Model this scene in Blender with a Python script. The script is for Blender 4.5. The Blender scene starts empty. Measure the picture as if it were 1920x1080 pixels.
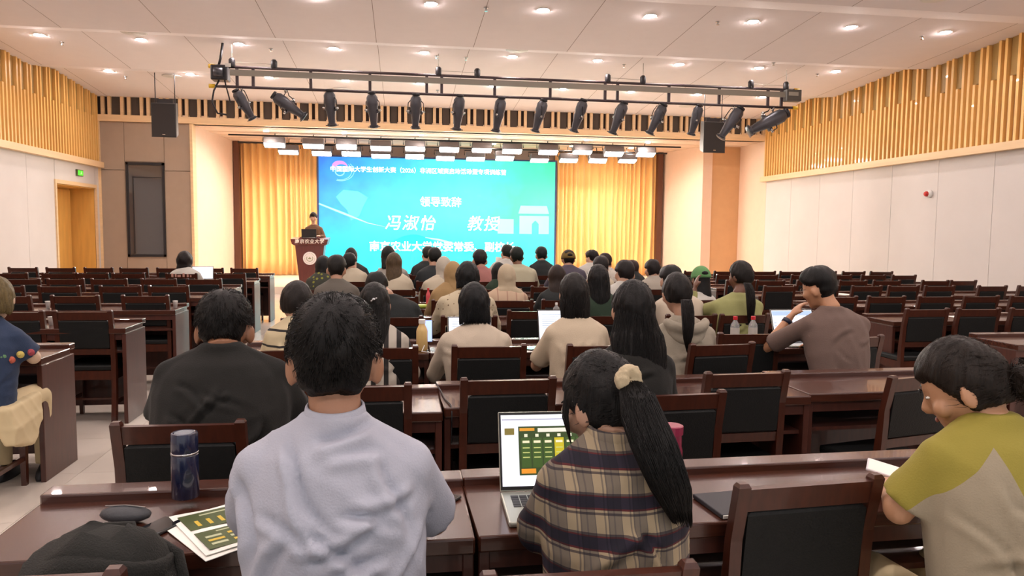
import bpy, math, random
import numpy as np
from mathutils import Vector, Matrix, Euler

# ------------------------------------------------------------------ scene, camera, exposure
S = bpy.context.scene
COL = S.collection
S.view_settings.view_transform = 'Standard'
S.view_settings.look = 'None'
S.view_settings.use_curve_mapping = False
S.view_settings.gamma = 1.0
S.view_settings.exposure = 0.13
S.cycles.use_denoising = True
S.cycles.max_bounces = 7
S.cycles.diffuse_bounces = 4
S.cycles.glossy_bounces = 3
S.cycles.sample_clamp_indirect = 6.0
PI = math.pi

def camera():
    f, ya, pi_, ro, H = 1389.0, .1489, .0778, -.0107, 1.55
    F = Vector((math.sin(ya) * math.cos(pi_), math.cos(ya) * math.cos(pi_), -math.sin(pi_)))
    r = Vector((math.cos(ya), -math.sin(ya), 0)); d = F.cross(r)
    r2 = math.cos(ro) * r + math.sin(ro) * d; d2 = -math.sin(ro) * r + math.cos(ro) * d
    c = bpy.data.cameras.new('camera'); o = bpy.data.objects.new('camera', c); COL.objects.link(o)
    c.sensor_width = 36; c.lens = f / 1920 * 36; c.clip_start = .05; c.clip_end = 200
    m = Matrix((r2, -d2, -F)).transposed().to_4x4(); m.translation = (0, 0, H)
    o.matrix_world = m; S.camera = o
camera()
W = bpy.data.worlds.new('world'); S.world = W; W.use_nodes = True
W.node_tree.nodes['Background'].inputs[0].default_value = (.95, .93, .92, 1)
W.node_tree.nodes['Background'].inputs[1].default_value = .8  # added even fill light, entering through the unbuilt rear of the hall
LAMP = 340.0       # ceiling downlight lens emission
STAGE = 105.0      # stage panel light emission
DROP = 220.0       # stage soffit downlights
LED = 1.2         # the screen

# ------------------------------------------------------------------ materials
MATS = {}
def lin(c):
    return tuple((x / 12.92 if x <= .04045 else ((x + .055) / 1.055) ** 2.4) for x in [v / 255 for v in c]) + (1,)
def mat(name, rgb, rough=.6, metal=0, coat=0, bump=0, bscale=60, stretch=(1, 1, 1), var=0, vscale=5, emit=None, es=0, trans=0, spec=.5, sheen=0):
    if name in MATS: return MATS[name]
    m = bpy.data.materials.new(name); m.use_nodes = True; nt = m.node_tree; N = nt.nodes; L = nt.links
    b = N['Principled BSDF']; c = lin(rgb)
    b.inputs['Base Color'].default_value = c; b.inputs['Roughness'].default_value = rough
    b.inputs['Metallic'].default_value = metal; b.inputs['Coat Weight'].default_value = coat
    b.inputs['Specular IOR Level'].default_value = spec
    b.inputs['Transmission Weight'].default_value = trans; b.inputs['Sheen Weight'].default_value = sheen
    if emit: b.inputs['Emission Color'].default_value = lin(emit); b.inputs['Emission Strength'].default_value = es
    if bump or var:
        tc = N.new('ShaderNodeTexCoord'); mp = N.new('ShaderNodeMapping'); mp.inputs['Scale'].default_value = stretch
        L.new(tc.outputs['Object'], mp.inputs['Vector'])
    if bump:
        n = N.new('ShaderNodeTexNoise'); n.inputs['Scale'].default_value = bscale; n.inputs['Detail'].default_value = 4
        L.new(mp.outputs[0], n.inputs['Vector']); bp = N.new('ShaderNodeBump')
        bp.inputs['Strength'].default_value = bump; bp.inputs['Distance'].default_value = .01
        L.new(n.outputs['Fac'], bp.inputs['Height']); L.new(bp.outputs[0], b.inputs['Normal'])
    if var:
        n2 = N.new('ShaderNodeTexNoise'); n2.inputs['Scale'].default_value = vscale; n2.inputs['Detail'].default_value = 5
        L.new(mp.outputs[0], n2.inputs['Vector']); rp = N.new('ShaderNodeValToRGB')
        rp.color_ramp.elements[0].position = .3; rp.color_ramp.elements[1].position = .7
        rp.color_ramp.elements[0].color = tuple(x * (1 - var) for x in c[:3]) + (1,)
        rp.color_ramp.elements[1].color = tuple(min(1, x * (1 + var)) for x in c[:3]) + (1,)
        L.new(n2.outputs['Fac'], rp.inputs[0]); L.new(rp.outputs[0], b.inputs['Base Color'])
    MATS[name] = m; return m

desk_wood = mat('desk_wood', (66, 34, 23), .27, coat=.3, var=.22, vscale=6, stretch=(1, 12, 12), bump=.03, bscale=40)
desk_side = mat('desk_side', (70, 35, 26), .4, coat=.15, var=.2, vscale=5, stretch=(8, 8, 1))
chair_wood = mat('chair_wood', (64, 28, 15), .36, coat=.25, var=.25, vscale=9, stretch=(6, 6, 1))
leather = mat('black_leather', (12, 14, 14), .58, spec=.3, bump=.25, bscale=160)
white_panel = mat('white_panel', (206, 199, 194), .75, bump=.12, bscale=90, var=.02, vscale=2)
tan_panel = mat('tan_panel', (160, 140, 122), .8, bump=.12, bscale=90, var=.03)
peach_panel = mat('peach_panel', (226, 196, 172), .6, var=.02)
amber_panel = mat('amber_panel', (206, 162, 116), .6, var=.03)
slat_wood = mat('slat_oak', (232, 182, 106), .38, coat=.2, var=.08, vscale=5, stretch=(6, 6, .6))
slat_back = mat('slat_backing', (150, 104, 26), .6)
front_back = mat('front_slot_dark', (44, 24, 15), .8)
acoustic = mat('acoustic_felt', (78, 68, 60), .9)
rail_wood = mat('rail_oak', (224, 190, 146), .5, var=.06, vscale=3, stretch=(1, .2, 6))
ceil_m = mat('ceiling_paint', (242, 234, 234), .8, var=.01)
joint_m = mat('ceiling_joint', (150, 132, 124), .9)
floor_m = mat('floor_stone', (206, 196, 184), .16, var=.06, vscale=2.2, spec=.5)
stage_m = mat('stage_floor', (226, 208, 190), .3, var=.03)
curtain_m = mat('stage_curtain_cloth', (255, 205, 128), .7, sheen=.3, bump=.06, bscale=120)
dark_trim = mat('dark_walnut_trim', (84, 46, 26), .5)
black_metal = mat('black_metal', (38, 36, 40), .45, metal=.3)
truss_paint = mat('truss_paint', (58, 44, 48), .5, metal=.2)
grey_metal = mat('grey_raceway', (138, 132, 122), .5, metal=.3)
spot_body = mat('spot_body', (74, 74, 80), .42, metal=.4, var=.1)
chrome = mat('chrome', (190, 190, 190), .2, metal=1)
yellow_pl = mat('yellow_cap', (220, 178, 30), .5)
speaker_m = mat('speaker_black', (34, 30, 30), .6, bump=.2, bscale=300)
glass_dark = mat('dark_window_glass', (70, 68, 70), .06, spec=.8)
lens_m = mat('downlight_lens', (255, 240, 220), .5, emit=(255, 240, 236), es=LAMP)
drop_m = mat('stage_downlight_lens', (255, 240, 220), .5, emit=(255, 235, 215), es=DROP)
panel_l = mat('stage_panel_lens', (255, 250, 245), .5, emit=(255, 240, 228), es=STAGE)
white_pl = mat('white_plastic', (225, 222, 216), .4)
paper = mat('paper', (238, 236, 228), .7)
silver = mat('silver_laptop', (176, 180, 170), .35, metal=.6)
key_m = mat('black_keys', (28, 28, 30), .5)
black_pl = mat('black_plastic', (22, 22, 24), .3)
oak_door = mat('honey_oak', (214, 164, 84), .45, var=.08, vscale=3, stretch=(4, 4, .5))
white_text = mat('lit_text', (255, 255, 255), .5, emit=(255, 255, 255), es=1.5)
skin_mats = {}
def skin(rgb):
    k = 'skin_%d_%d_%d' % rgb
    return mat(k, tuple(int(v * .87) for v in rgb), .5, bump=.05, bscale=200, var=.04, vscale=20)
def cloth(name, rgb, rough=.85, **k):
    rgb = tuple(int(v * .80) for v in rgb); return mat(name, rgb, rough, bump=k.pop('bump', .2), bscale=k.pop('bscale', 220), sheen=.03, **k)
def hairmat(rgb):
    return mat('hair_%d_%d_%d' % rgb, tuple(int(v * .62) for v in rgb), .5, bump=.3, bscale=70, stretch=(5, 5, .25), var=.3, vscale=16, spec=.22)

# ------------------------------------------------------------------ mesh helpers
class G:
    """collects simple closed solids"""
    def __init__(s): s.v = []; s.f = []
    def add(s, v, f):
        n = len(s.v); s.v += [tuple(p) for p in v]; s.f += [tuple(i + n for i in q) for q in f]; return s
    def box(s, a, b, M=None):
        x0, y0, z0 = a; x1, y1, z1 = b
        v = [(x0, y0, z0), (x1, y0, z0), (x1, y1, z0), (x0, y1, z0), (x0, y0, z1), (x1, y0, z1), (x1, y1, z1), (x0, y1, z1)]
        if M is not None: v = [M @ Vector(p) for p in v]
        return s.add(v, [(0, 3, 2, 1), (4, 5, 6, 7), (0, 1, 5, 4), (1, 2, 6, 5), (2, 3, 7, 6), (3, 0, 4, 7)])
    def rbox(s, a, b, r=.01, M=None):
        """box whose edges are softened by an inset shell"""
        x0, y0, z0 = a; x1, y1, z1 = b; v = []; f = []
        prof = [(r, 0), (.3 * r, .3 * r), (0, r)]
        lv = [(i, z0 + j) for i, j in prof] + [(i, z1 - j) for i, j in reversed(prof)]
        for i, z in lv:
            c = [(x0 + i, y0 + r), (x0 + r, y0 + i), (x1 - r, y0 + i), (x1 - i, y0 + r), (x1 - i, y1 - r), (x1 - r, y1 - i), (x0 + r, y1 - i), (x0 + i, y1 - r)]
            v += [(x, y, z) for x, y in c]
        for k in range(len(lv) - 1):
            for j in range(8): a_ = k * 8 + j; b_ = k * 8 + (j + 1) % 8; f.append((a_, b_, b_ + 8, a_ + 8))
        f.append(tuple(reversed(range(8)))); n = (len(lv) - 1) * 8; f.append(tuple(range(n, n + 8)))
        if M is not None: v = [M @ Vector(p) for p in v]
        return s.add(v, f)
    def loft(s, rings, cap=True):
        """rings: lists of equal-length point loops, counter-clockwise seen from the end side"""
        n = len(rings[0]); v = [p for r in rings for p in r]; f = []
        for k in range(len(rings) - 1):
            for j in range(n): a = k * n + j; b = k * n + (j + 1) % n; f.append((a, b, b + n, a + n))
        if cap: f.append(tuple(reversed(range(n)))); m = (len(rings) - 1) * n; f.append(tuple(range(m, m + n)))
        return s.add(v, f)
    def tube(s, pts, rad, n=8, cap=True):
        pts = [Vector(p) for p in pts]; rad = rad if isinstance(rad, (list, tuple)) else [rad] * len(pts)
        up = None; rings = []
        for i, p in enumerate(pts):
            t = (pts[min(i + 1, len(pts) - 1)] - pts[max(i - 1, 0)]).normalized()
            if up is None:
                up = Vector((0, 0, 1)) if abs(t.z) < .9 else Vector((1, 0, 0))
            u = (up - t * up.dot(t)).normalized(); w = t.cross(u); up = u
            rings.append([p + (u * math.cos(2 * PI * j / n) + w * math.sin(2 * PI * j / n)) * rad[i] for j in range(n)])
        return s.loft(rings, cap)
    def ball(s, c, r, n=12, m=8, R=None):
        c = Vector(c); r = (r, r, r) if not isinstance(r, (tuple, list)) else r
        rings = []
        for i in range(m + 1):
            ph = -PI / 2 + PI * (.02 + .96 * i / m)
            ring = []
            for j in range(n):
                th = 2 * PI * j / n
                p = Vector((math.cos(ph) * math.cos(th) * r[0], math.cos(ph) * math.sin(th) * r[1], math.sin(ph) * r[2]))
                ring.append(c + (R @ p if R is not None else p))
            rings.append(ring)
        return s.loft(rings)
    def lathe(s, prof, c=(0, 0, 0), n=20, cap=True):
        cx, cy, cz = c
        return s.loft([[(cx + r * math.cos(2 * PI * j / n), cy + r * math.sin(2 * PI * j / n), cz + z) for j in range(n)] for r, z in prof], cap)
    def mesh(s, name='m', smooth=False):
        me = bpy.data.meshes.new(name); me.from_pydata([tuple(p) for p in s.v], [], s.f)
        if smooth: me.shade_smooth()
        return me

def link(name, me, m=None, parent=None, loc=None, rz=None):
    o = bpy.data.objects.new(name, me); COL.objects.link(o)
    if m is not None and me is not None and not me.materials: me.materials.append(m)
    if parent is not None: o.parent = parent
    if loc is not None: o.location = loc
    if rz is not None: o.rotation_euler = (0, 0, rz)
    return o
def tag(o, label, cat, group=None):
    o['label'] = label; o['category'] = cat
    if group: o['group'] = group
    return o
def empty(name, loc, rz=0, label=None, cat=None, group=None):
    o = bpy.data.objects.new(name, None); COL.objects.link(o); o.location = loc; o.rotation_euler = (0, 0, rz)
    o.empty_display_size = .1
    if label: tag(o, label, cat, group)
    return o
def struct(name, g, m, parent=None, smooth=False):
    o = link(name, g.mesh(name, smooth), m, parent)
    if parent is None: o['kind'] = 'structure'
    return o
def autosmooth(me, ang=40):
    me.shade_smooth()
    try: me.set_sharp_from_angle(angle=math.radians(ang))
    except Exception: pass
def copy_thing(root, loc, rz, label, group=None, cat=None):
    r = root.copy(); COL.objects.link(r); r.location = loc; r.rotation_euler = (0, 0, rz)
    r['label'] = label
    if group: r['group'] = group
    for ch in root.children:
        c = ch.copy(); COL.objects.link(c); c.parent = r; c.matrix_parent_inverse = ch.matrix_parent_inverse.copy()
        for g2 in ch.children:
            d = g2.copy(); COL.objects.link(d); d.parent = c
    return r
def text_mesh(body, size, depth=.004, bold=0, shear=0, spacing=1.0):
    c = bpy.data.curves.new('t', 'FONT'); c.body = body; c.size = size; c.extrude = depth; c.offset = bold; c.shear = shear
    c.space_character = spacing
    c.align_x = 'CENTER'; c.align_y = 'CENTER'; c.resolution_u = 2
    o = bpy.data.objects.new('t', c); COL.objects.link(o)
    dg = bpy.context.evaluated_depsgraph_get(); me = bpy.data.meshes.new_from_object(o.evaluated_get(dg), depsgraph=dg)
    bpy.data.objects.remove(o); me.materials.clear(); return me
ORD = ['', 'first', 'second', 'third', 'fourth', 'fifth', 'sixth', 'seventh', 'eighth', 'ninth', 'tenth', 'eleventh', 'twelfth', 'thirteenth', 'fourteenth', 'fifteenth', 'sixteenth']

# ------------------------------------------------------------------ room
XL, XR, YF, YB, ZR = -7.05, 9.65, 18.85, -3.5, 3.04
CEIL = [(YB, 4.62), (.3, 4.60), (1.0, 4.74), (3.3, 4.60), (4.0, 4.74), (6.5, 4.60), (7.2, 4.74), (9.45, 4.60), (10.2, 4.74), (12.65, 4.60), (13.4, 4.74), (15.65, 4.61), (16.6, 4.75), (YF, 4.58), (YF + .3, 4.58)]
def zc(y):
    for (a, b), (c, d) in zip(CEIL, CEIL[1:]):
        if a <= y <= c: return b + (d - b) * (y - a) / (c - a)
    return 4.6

g = G(); g.box((XL - .6, YB - .2, -.2), (XR + .3, 24, -.012)); fl = struct('floor', g, mat('floor_grout', (170, 156, 142), .5))
# floor tiles, each a plate of its own where the aisles and the open floor show them
def tile_meshes():
    T = .8; cache = {}
    rnd = random.Random(4)
    gb = G()
    for i in range(-9, 13):
        for j in range(-5, 24):
            x, y = i * T - .4, j * T + .1
            near = (-2.95 < x < -1.2 and y > 1.0 and y < 18) or (2.6 < x < 4.4 and 2 < y < 18) or (12.9 < y < 18 and -7.05 < x < 9.0)
            if x + T > XR or x < XL or y + T > 19.6 or y < YB: continue
            if near:
                if 't' not in cache:
                    cache['t'] = G().box((0.0015, .0015, -.012), (T - .0015, T - .0015, 0)).mesh('tile')
                o = link('tile', cache['t'], floor_m, fl, (x, y, rnd.uniform(-.0003, .0003)))
            else: gb.box((x + .0015, y + .0015, -.012), (x + T - .0015, y + T - .0015, 0))
    o = link('tile_field', gb.mesh('tile_field'), floor_m, fl); o['kind'] = 'stuff'
tile_meshes()

g = G(); ring = []
v = []; f = []
for y, z in CEIL: v += [(XL - .3, y, z), (XR + .3, y, z), (XR + .3, y, z + .3), (XL - .3, y, z + .3)]
for k in range(len(CEIL) - 1):
    a = 4 * k
    for j in range(4): f.append((a + j, a + (j + 1) % 4, a + 4 + (j + 1) % 4, a + 4 + j))
f += [(3, 2, 1, 0), tuple(4 * (len(CEIL) - 1) + j for j in range(4))]
g.add(v, f); ceiling = struct('ceiling', g, ceil_m)
gj = G()
for x in np.arange(XL + .25, XR, 1.6):
    for (a, b), (c, d) in zip(CEIL, CEIL[1:]):
        if c - a > 1.5:
            gj.add([(x - .004, a, b - .001), (x + .004, a, b - .001), (x + .004, c, d - .001), (x - .004, c, d - .001), (x - .004, a, b + .02), (x + .004, a, b + .02), (x + .004, c, d + .02), (x - .004, c, d + .02)],
                   [(0, 3, 2, 1), (4, 5, 6, 7), (0, 1, 5, 4), (1, 2, 6, 5), (2, 3, 7, 6), (3, 0, 4, 7)])
struct('trim_1', gj, joint_m)['label'] = 'thin dark joints between the ceiling boards'

# side walls: wall core, panels below, rail, slats above
def slat_wall(name, X, sgn, y0, pitch, panel_joints, panel_lo):
    g = G(); a, b = sorted((X + sgn * .0, X + sgn * .3))
    if sgn < 0:   # wall with the door recess
        g.box((X - .3, YB, 0), (X - .02, 16.60, ZR + .02)); g.box((X - .3, 16.60, 2.45), (X - .02, 18.62, ZR + .02)); g.box((X - .3, 18.62, 0), (X - .02, YF, ZR + .02))
        g.box((X - .3, YB, ZR + .02), (X - .1, YF, 4.9))
    else:
        g.box((X + .02, YB, 0), (X + .3, 20.5, 4.02)); g.box((X + .1, YB, 4.02), (X + .3, YF, 4.9))
        g.box((X + .02, YF, 4.02), (X + .3, 20.5, 4.2))
    w = struct(name, g, slat_back if False else tan_panel)
    gb = G(); x0, x1 = sorted((X + sgn * .03, X + sgn * .1)); gb.box((x0, YB, ZR), (x1, YF, 4.9)); link('slat_backing', gb.mesh('b'), slat_back, w)
    # fabric panels
    for (c0, c1) in panel_joints:
        lo, hi = 0.0, ZR - .13
        if sgn < 0 and c0 >= 16.6 - .05 and c1 < 18.7: lo = 2.45
        x0, x1 = sorted((X, X + sgn * .02))
        warm_lit = sgn > 0 and c0 > 18.6  # warm stage light on this wall end is put into the panel colour
        link('panel', G().box((x0, c0 + .004, lo), (x1, c1 - .004, hi if not warm_lit else 4.0)).mesh('panel'), peach_panel if warm_lit else white_panel, w)
    # rail
    x0, x1 = sorted((X - sgn * .14, X + sgn * .02))
    y1 = YF - .02 if sgn > 0 else YF - .02
    link('rail', G().box((x0, YB, ZR - .13), (x1, y1, ZR)).mesh('rail'), rail_wood, w)
    # slats
    n = int((YF - y0) / pitch); cache = {}
    for k in range(n):
        y = YF - .04 - k * pitch - .06
        short = (k % 3 == 2)
        top = 4.09 if short else zc(y) + .0
        key = round(top, 2)
        if key not in cache:
            gg = G(); x0, x1 = sorted((0, sgn * .075))
            gg.box((x0, 0, ZR), (x1, .052, top if short else key)); me = gg.mesh('slat'); cache[key] = me
        link('slat', cache[key], slat_wood, w, (X - sgn * .045, y, 0))
        if short:   # flat board above the short slat
            kk = ('b', round(zc(y), 2))
            if kk not in cache:
                x0, x1 = sorted((0, sgn * .02)); cache[kk] = G().box((x0, -.045, 4.1), (x1, .1, zc(y))).mesh('board')
            link('board', cache[kk], mat('olive_board', (150, 116, 58), .5), w, (X + sgn * .005, y, 0))
    return w
js = [16.59 - 1.16 * k for k in range(0, 18)][::-1]
lj = list(zip(js, js[1:])) + [(16.6, 18.62), (18.62, YF)]
wl = slat_wall('wall_left', XL, -1, 6.0, .13, lj, 0)
js = [18.73 - 1.29 * k for k in range(0, 18)][::-1]
wr = slat_wall('wall_right', XR, 1, 3.5, .13, list(zip(js, js[1:])) + [(18.73, 20.35)], 0)

# door recess in the exit wall
g = G(); d0, d1 = 16.62, 18.60
g.box((XL - .62, d0 - .05, 0), (XL - .55, d1 + .02, 2.45)); g.box((XL - .58, d0 - .07, 0), (XL - .02, d0, 2.45)); g.box((XL - .58, d1, 0), (XL - .02, d1 + .07, 2.45)); g.box((XL - .6, d0, 2.4), (XL - .02, d1, 2.47))
dr = struct('door_1', g, oak_door)
link('door_leaf', G().rbox((XL - .55, d0 + .08, .01), (XL - .5, (d0 + d1) / 2 - .004, 2.36), .004).mesh('leaf'), oak_door, dr)
link('door_leaf', G().rbox((XL - .55, (d0 + d1) / 2 + .004, .01), (XL - .5, d1 - .08, 2.36), .004).mesh('leaf'), oak_door, dr)
for yy in ((d0 + d1) / 2 - .07, (d0 + d1) / 2 + .07):
    link('door_handle', G().tube([(XL - .5, yy, .95), (XL - .45, yy, .95), (XL - .45, yy, 1.15), (XL - .5, yy, 1.15)], .01, 8).mesh('h', True), chrome, dr)
g = G(); g.box((XL - .01, d0 - .06, 0), (XL + .03, d0, 2.5)); g.box((XL - .01, d1, 0), (XL + .03, d1 + .06, 2.5)); g.box((XL - .01, d0, 2.42), (XL + .03, d1, 2.5))
link('door_frame', g.mesh('df'), rail_wood, dr)
# stage front wall
g = G()
g.box((XL - .3, YF + .05, 0), (-4.98, YF + .3, 4.05))            # pier beside the opening (exit side)
g.box((XL - .3, YF + .1, 4.0), (XR + .3, YF + .3, 4.9))          # header
wf = struct('wall_front', g, tan_panel)
for x0, x1 in ((XL, -6.475), (-6.47, -5.585), (-5.58, -4.98)):
    for z0, z1 in ((0, 2.87), (2.88, 4.0)):
        if x0 == -6.47:
            for c in (((x0, z0), (x1, .80)), ((x0, 3.08), (x1, 4.0))):
                if (z0 == 0) == (c[0][1] == 0): link('panel', G().box((c[0][0] + .003, YF + .03, c[0][1]), (c[1][0] - .003, YF + .05, c[1][1])).mesh('p'), tan_panel, wf)
        else: link('panel', G().box((x0 + .003, YF + .03, z0 + .003), (x1 - .003, YF + .05, z1 - .003)).mesh('p'), tan_panel, wf)
for x0 in (-6.45,):   # fill beside window
    link('panel', G().box((-6.47, YF + .035, .8), (-6.45, YF + .05, 3.08)).mesh('p'), tan_panel, wf)
link('opening_trim', G().box((-4.99, YF - .01, 0), (-4.93, YF + .3, 4.02)).mesh('t'), rail_wood, wf)
link('corner_trim', G().box((XL, YF - .01, 0), (XL + .05, YF + .05, 4.02)).mesh('t'), rail_wood, wf)
link('fascia_board', G().box((XL, YF - .06, 4.0), (XR, YF + .1, 4.15)).mesh('t'), rail_wood, wf)
link('slot_backing', G().box((XL, YF + .07, 4.14), (XR, YF + .1, 4.62)).mesh('t'), front_back, wf)
x = XL + .1; me_s = G().box((0, 0, 4.14), (.07, .085, 4.60)).mesh('slat'); me_f = G().box((0, 0, 4.145), (.175, .02, 4.58)).mesh('felt')
while x < XR - .1:
    link('slat', me_s, rail_wood, wf, (x, YF - .02, 0)); link('slat', me_s, rail_wood, wf, (x + .15, YF - .02, 0))
    if x + .42 < XR: link('felt_panel', me_f, acoustic, wf, (x + .232, YF + .045, 0))
    x += .43
# control room window in the front wall
g = G(); a, b = -6.45, -5.59
g.box((a, YF - .005, .82), (a + .05, YF + .06, 3.06)); g.box((b - .05, YF - .005, .82), (b, YF + .06, 3.06)); g.box((a, YF - .005, 3.0), (b, YF + .06, 3.06)); g.box((a, YF - .005, .82), (b, YF + .06, .88))
wn = struct('window_1', g, black_metal); link('pane', G().box((a + .05, YF + .02, .88), (b - .05, YF + .03, 3.0)).mesh('p'), glass_dark, wn)
link('inner_frame', G().box((a + .14, YF + .012, .9), (a + .165, YF + .022, 2.72)).box((a + .14, YF + .012, 2.7), (b - .07, YF + .022, 2.72)).mesh('p'), black_metal, wn)
# stage box
SZ = .17
g = G(); g.box((-7.0, 17.92, 0), (9.6, 23, SZ)); struct('trim_2', g, stage_m)['label'] = 'raised stage floor with its pale front edge'
g = G()
g.add([(-4.98, YF + .1, 0), (-4.98, YF + .1, 4.05), (-4.70, 22.7, 4.05), (-4.70, 22.7, 0), (-5.2, YF + .1, 0), (-5.2, YF + .1, 4.05), (-5.0, 22.7, 4.05), (-5.0, 22.7, 0)],
      [(0, 1, 2, 3), (7, 6, 5, 4), (0, 4, 5, 1), (1, 5, 6, 2), (2, 6, 7, 3), (3, 7, 4, 0)])
struct('wall_stage_side_door', g, peach_panel)
g = G()
g.add([(8.52, 20.3, 0), (8.52, 20.3, 4.05), (8.0, 22.7, 4.05), (8.0, 22.7, 0), (8.8, 20.3, 0), (8.8, 20.3, 4.05), (8.4, 22.7, 4.05), (8.4, 22.7, 0)],
      [(3, 2, 1, 0), (4, 5, 6, 7), (1, 5, 4, 0), (2, 6, 5, 1), (3, 7, 6, 2), (0, 4, 7, 3)])
struct('wall_stage_side_panels', g, peach_panel)
g = G(); g.box((8.53, 20.35, 0), (9.9, 20.6, 4.05)); struct('wall_stage_return', g, amber_panel)
g = G(); g.box((-5.2, 22.62, 0), (8.4, 22.9, 4.2)); struct('wall_stage_back', g, mat('stage_back_wall', (176, 156, 146), .7))
g = G(); so = [(18.95, 4.0), (19.02, 4.0)]
edges = [18.93, 19.35, 20.15, 20.85, 21.45, 22.7]
for a, b in zip(edges, edges[1:]): g.box((-5.2, a + .03, 4.0), (9.9, b - .03, 4.1))
g.box((-5.2, 18.9, 4.08), (9.9, 22.9, 4.2)); struct('ceiling_stage', g, mat('stage_soffit', (232, 208, 186), .6))
g = G()
for e in edges[1:-1]: g.box((-4.4, e - .028, 4.04), (7.9, e + .028, 4.079))
struct('trim_3', g, front_back)['label'] = 'dark slots running across the stage ceiling'
g = G(); g.box((-4.72, 22.2, SZ), (-4.56, 22.5, 4.0)); struct('trim_4', g, dark_trim)['label'] = 'dark walnut jamb beside the stage curtain near the podium'
g = G(); g.box((7.86, 22.2, SZ), (8.02, 22.5, 4.0)); struct('trim_5', g, dark_trim)['label'] = 'dark walnut jamb at the stage curtain far from the podium'

# curtains
def curtain(x0, x1, label, seed):
    rnd = random.Random(seed); n = int((x1 - x0) / .012); pts = []; ph = 0
    v = []; f = []; zs = [SZ + .01, SZ + .5, SZ + 1.5, 2.6, 3.95]
    amp = .075; w = 0
    P = []
    for i in range(n + 1):
        x = x0 + (x1 - x0) * i / n
        w += .012 * 2 * PI / (.19 + .06 * math.sin(x * 3.1 + seed) + rnd.uniform(-.01, .01))
        P.append((x, w))
    for k, z in enumerate(zs):
        for x, w in P:
            a = amp * (.8 + .35 * math.sin(x * 2.3 + k)) * (1.15 - .08 * k)
            v.append((x + .012 * math.sin(w * .5 + z * .8), 22.38 + a * math.sin(w + .25 * math.sin(z * 1.3 + x)) + .02 * math.sin(w * .37), z))
    m = n + 1
    for k in range(len(zs) - 1):
        for i in range(n): a = k * m + i; f.append((a, a + 1, a + m + 1, a + m))
    g = G().add(v, f); me = g.mesh('curtain', True); o = link('stage_curtain', me, curtain_m); tag(o, label, 'curtain', 'stage curtains')
    s = o.modifiers.new('s', 'SOLIDIFY'); s.thickness = .004
curtain(-4.55, -2.32, 'golden pleated floor-length stage curtain behind the podium', 1)
curtain(4.66, 7.86, 'golden pleated stage curtain on the side of the screen away from podium', 2)

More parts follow.
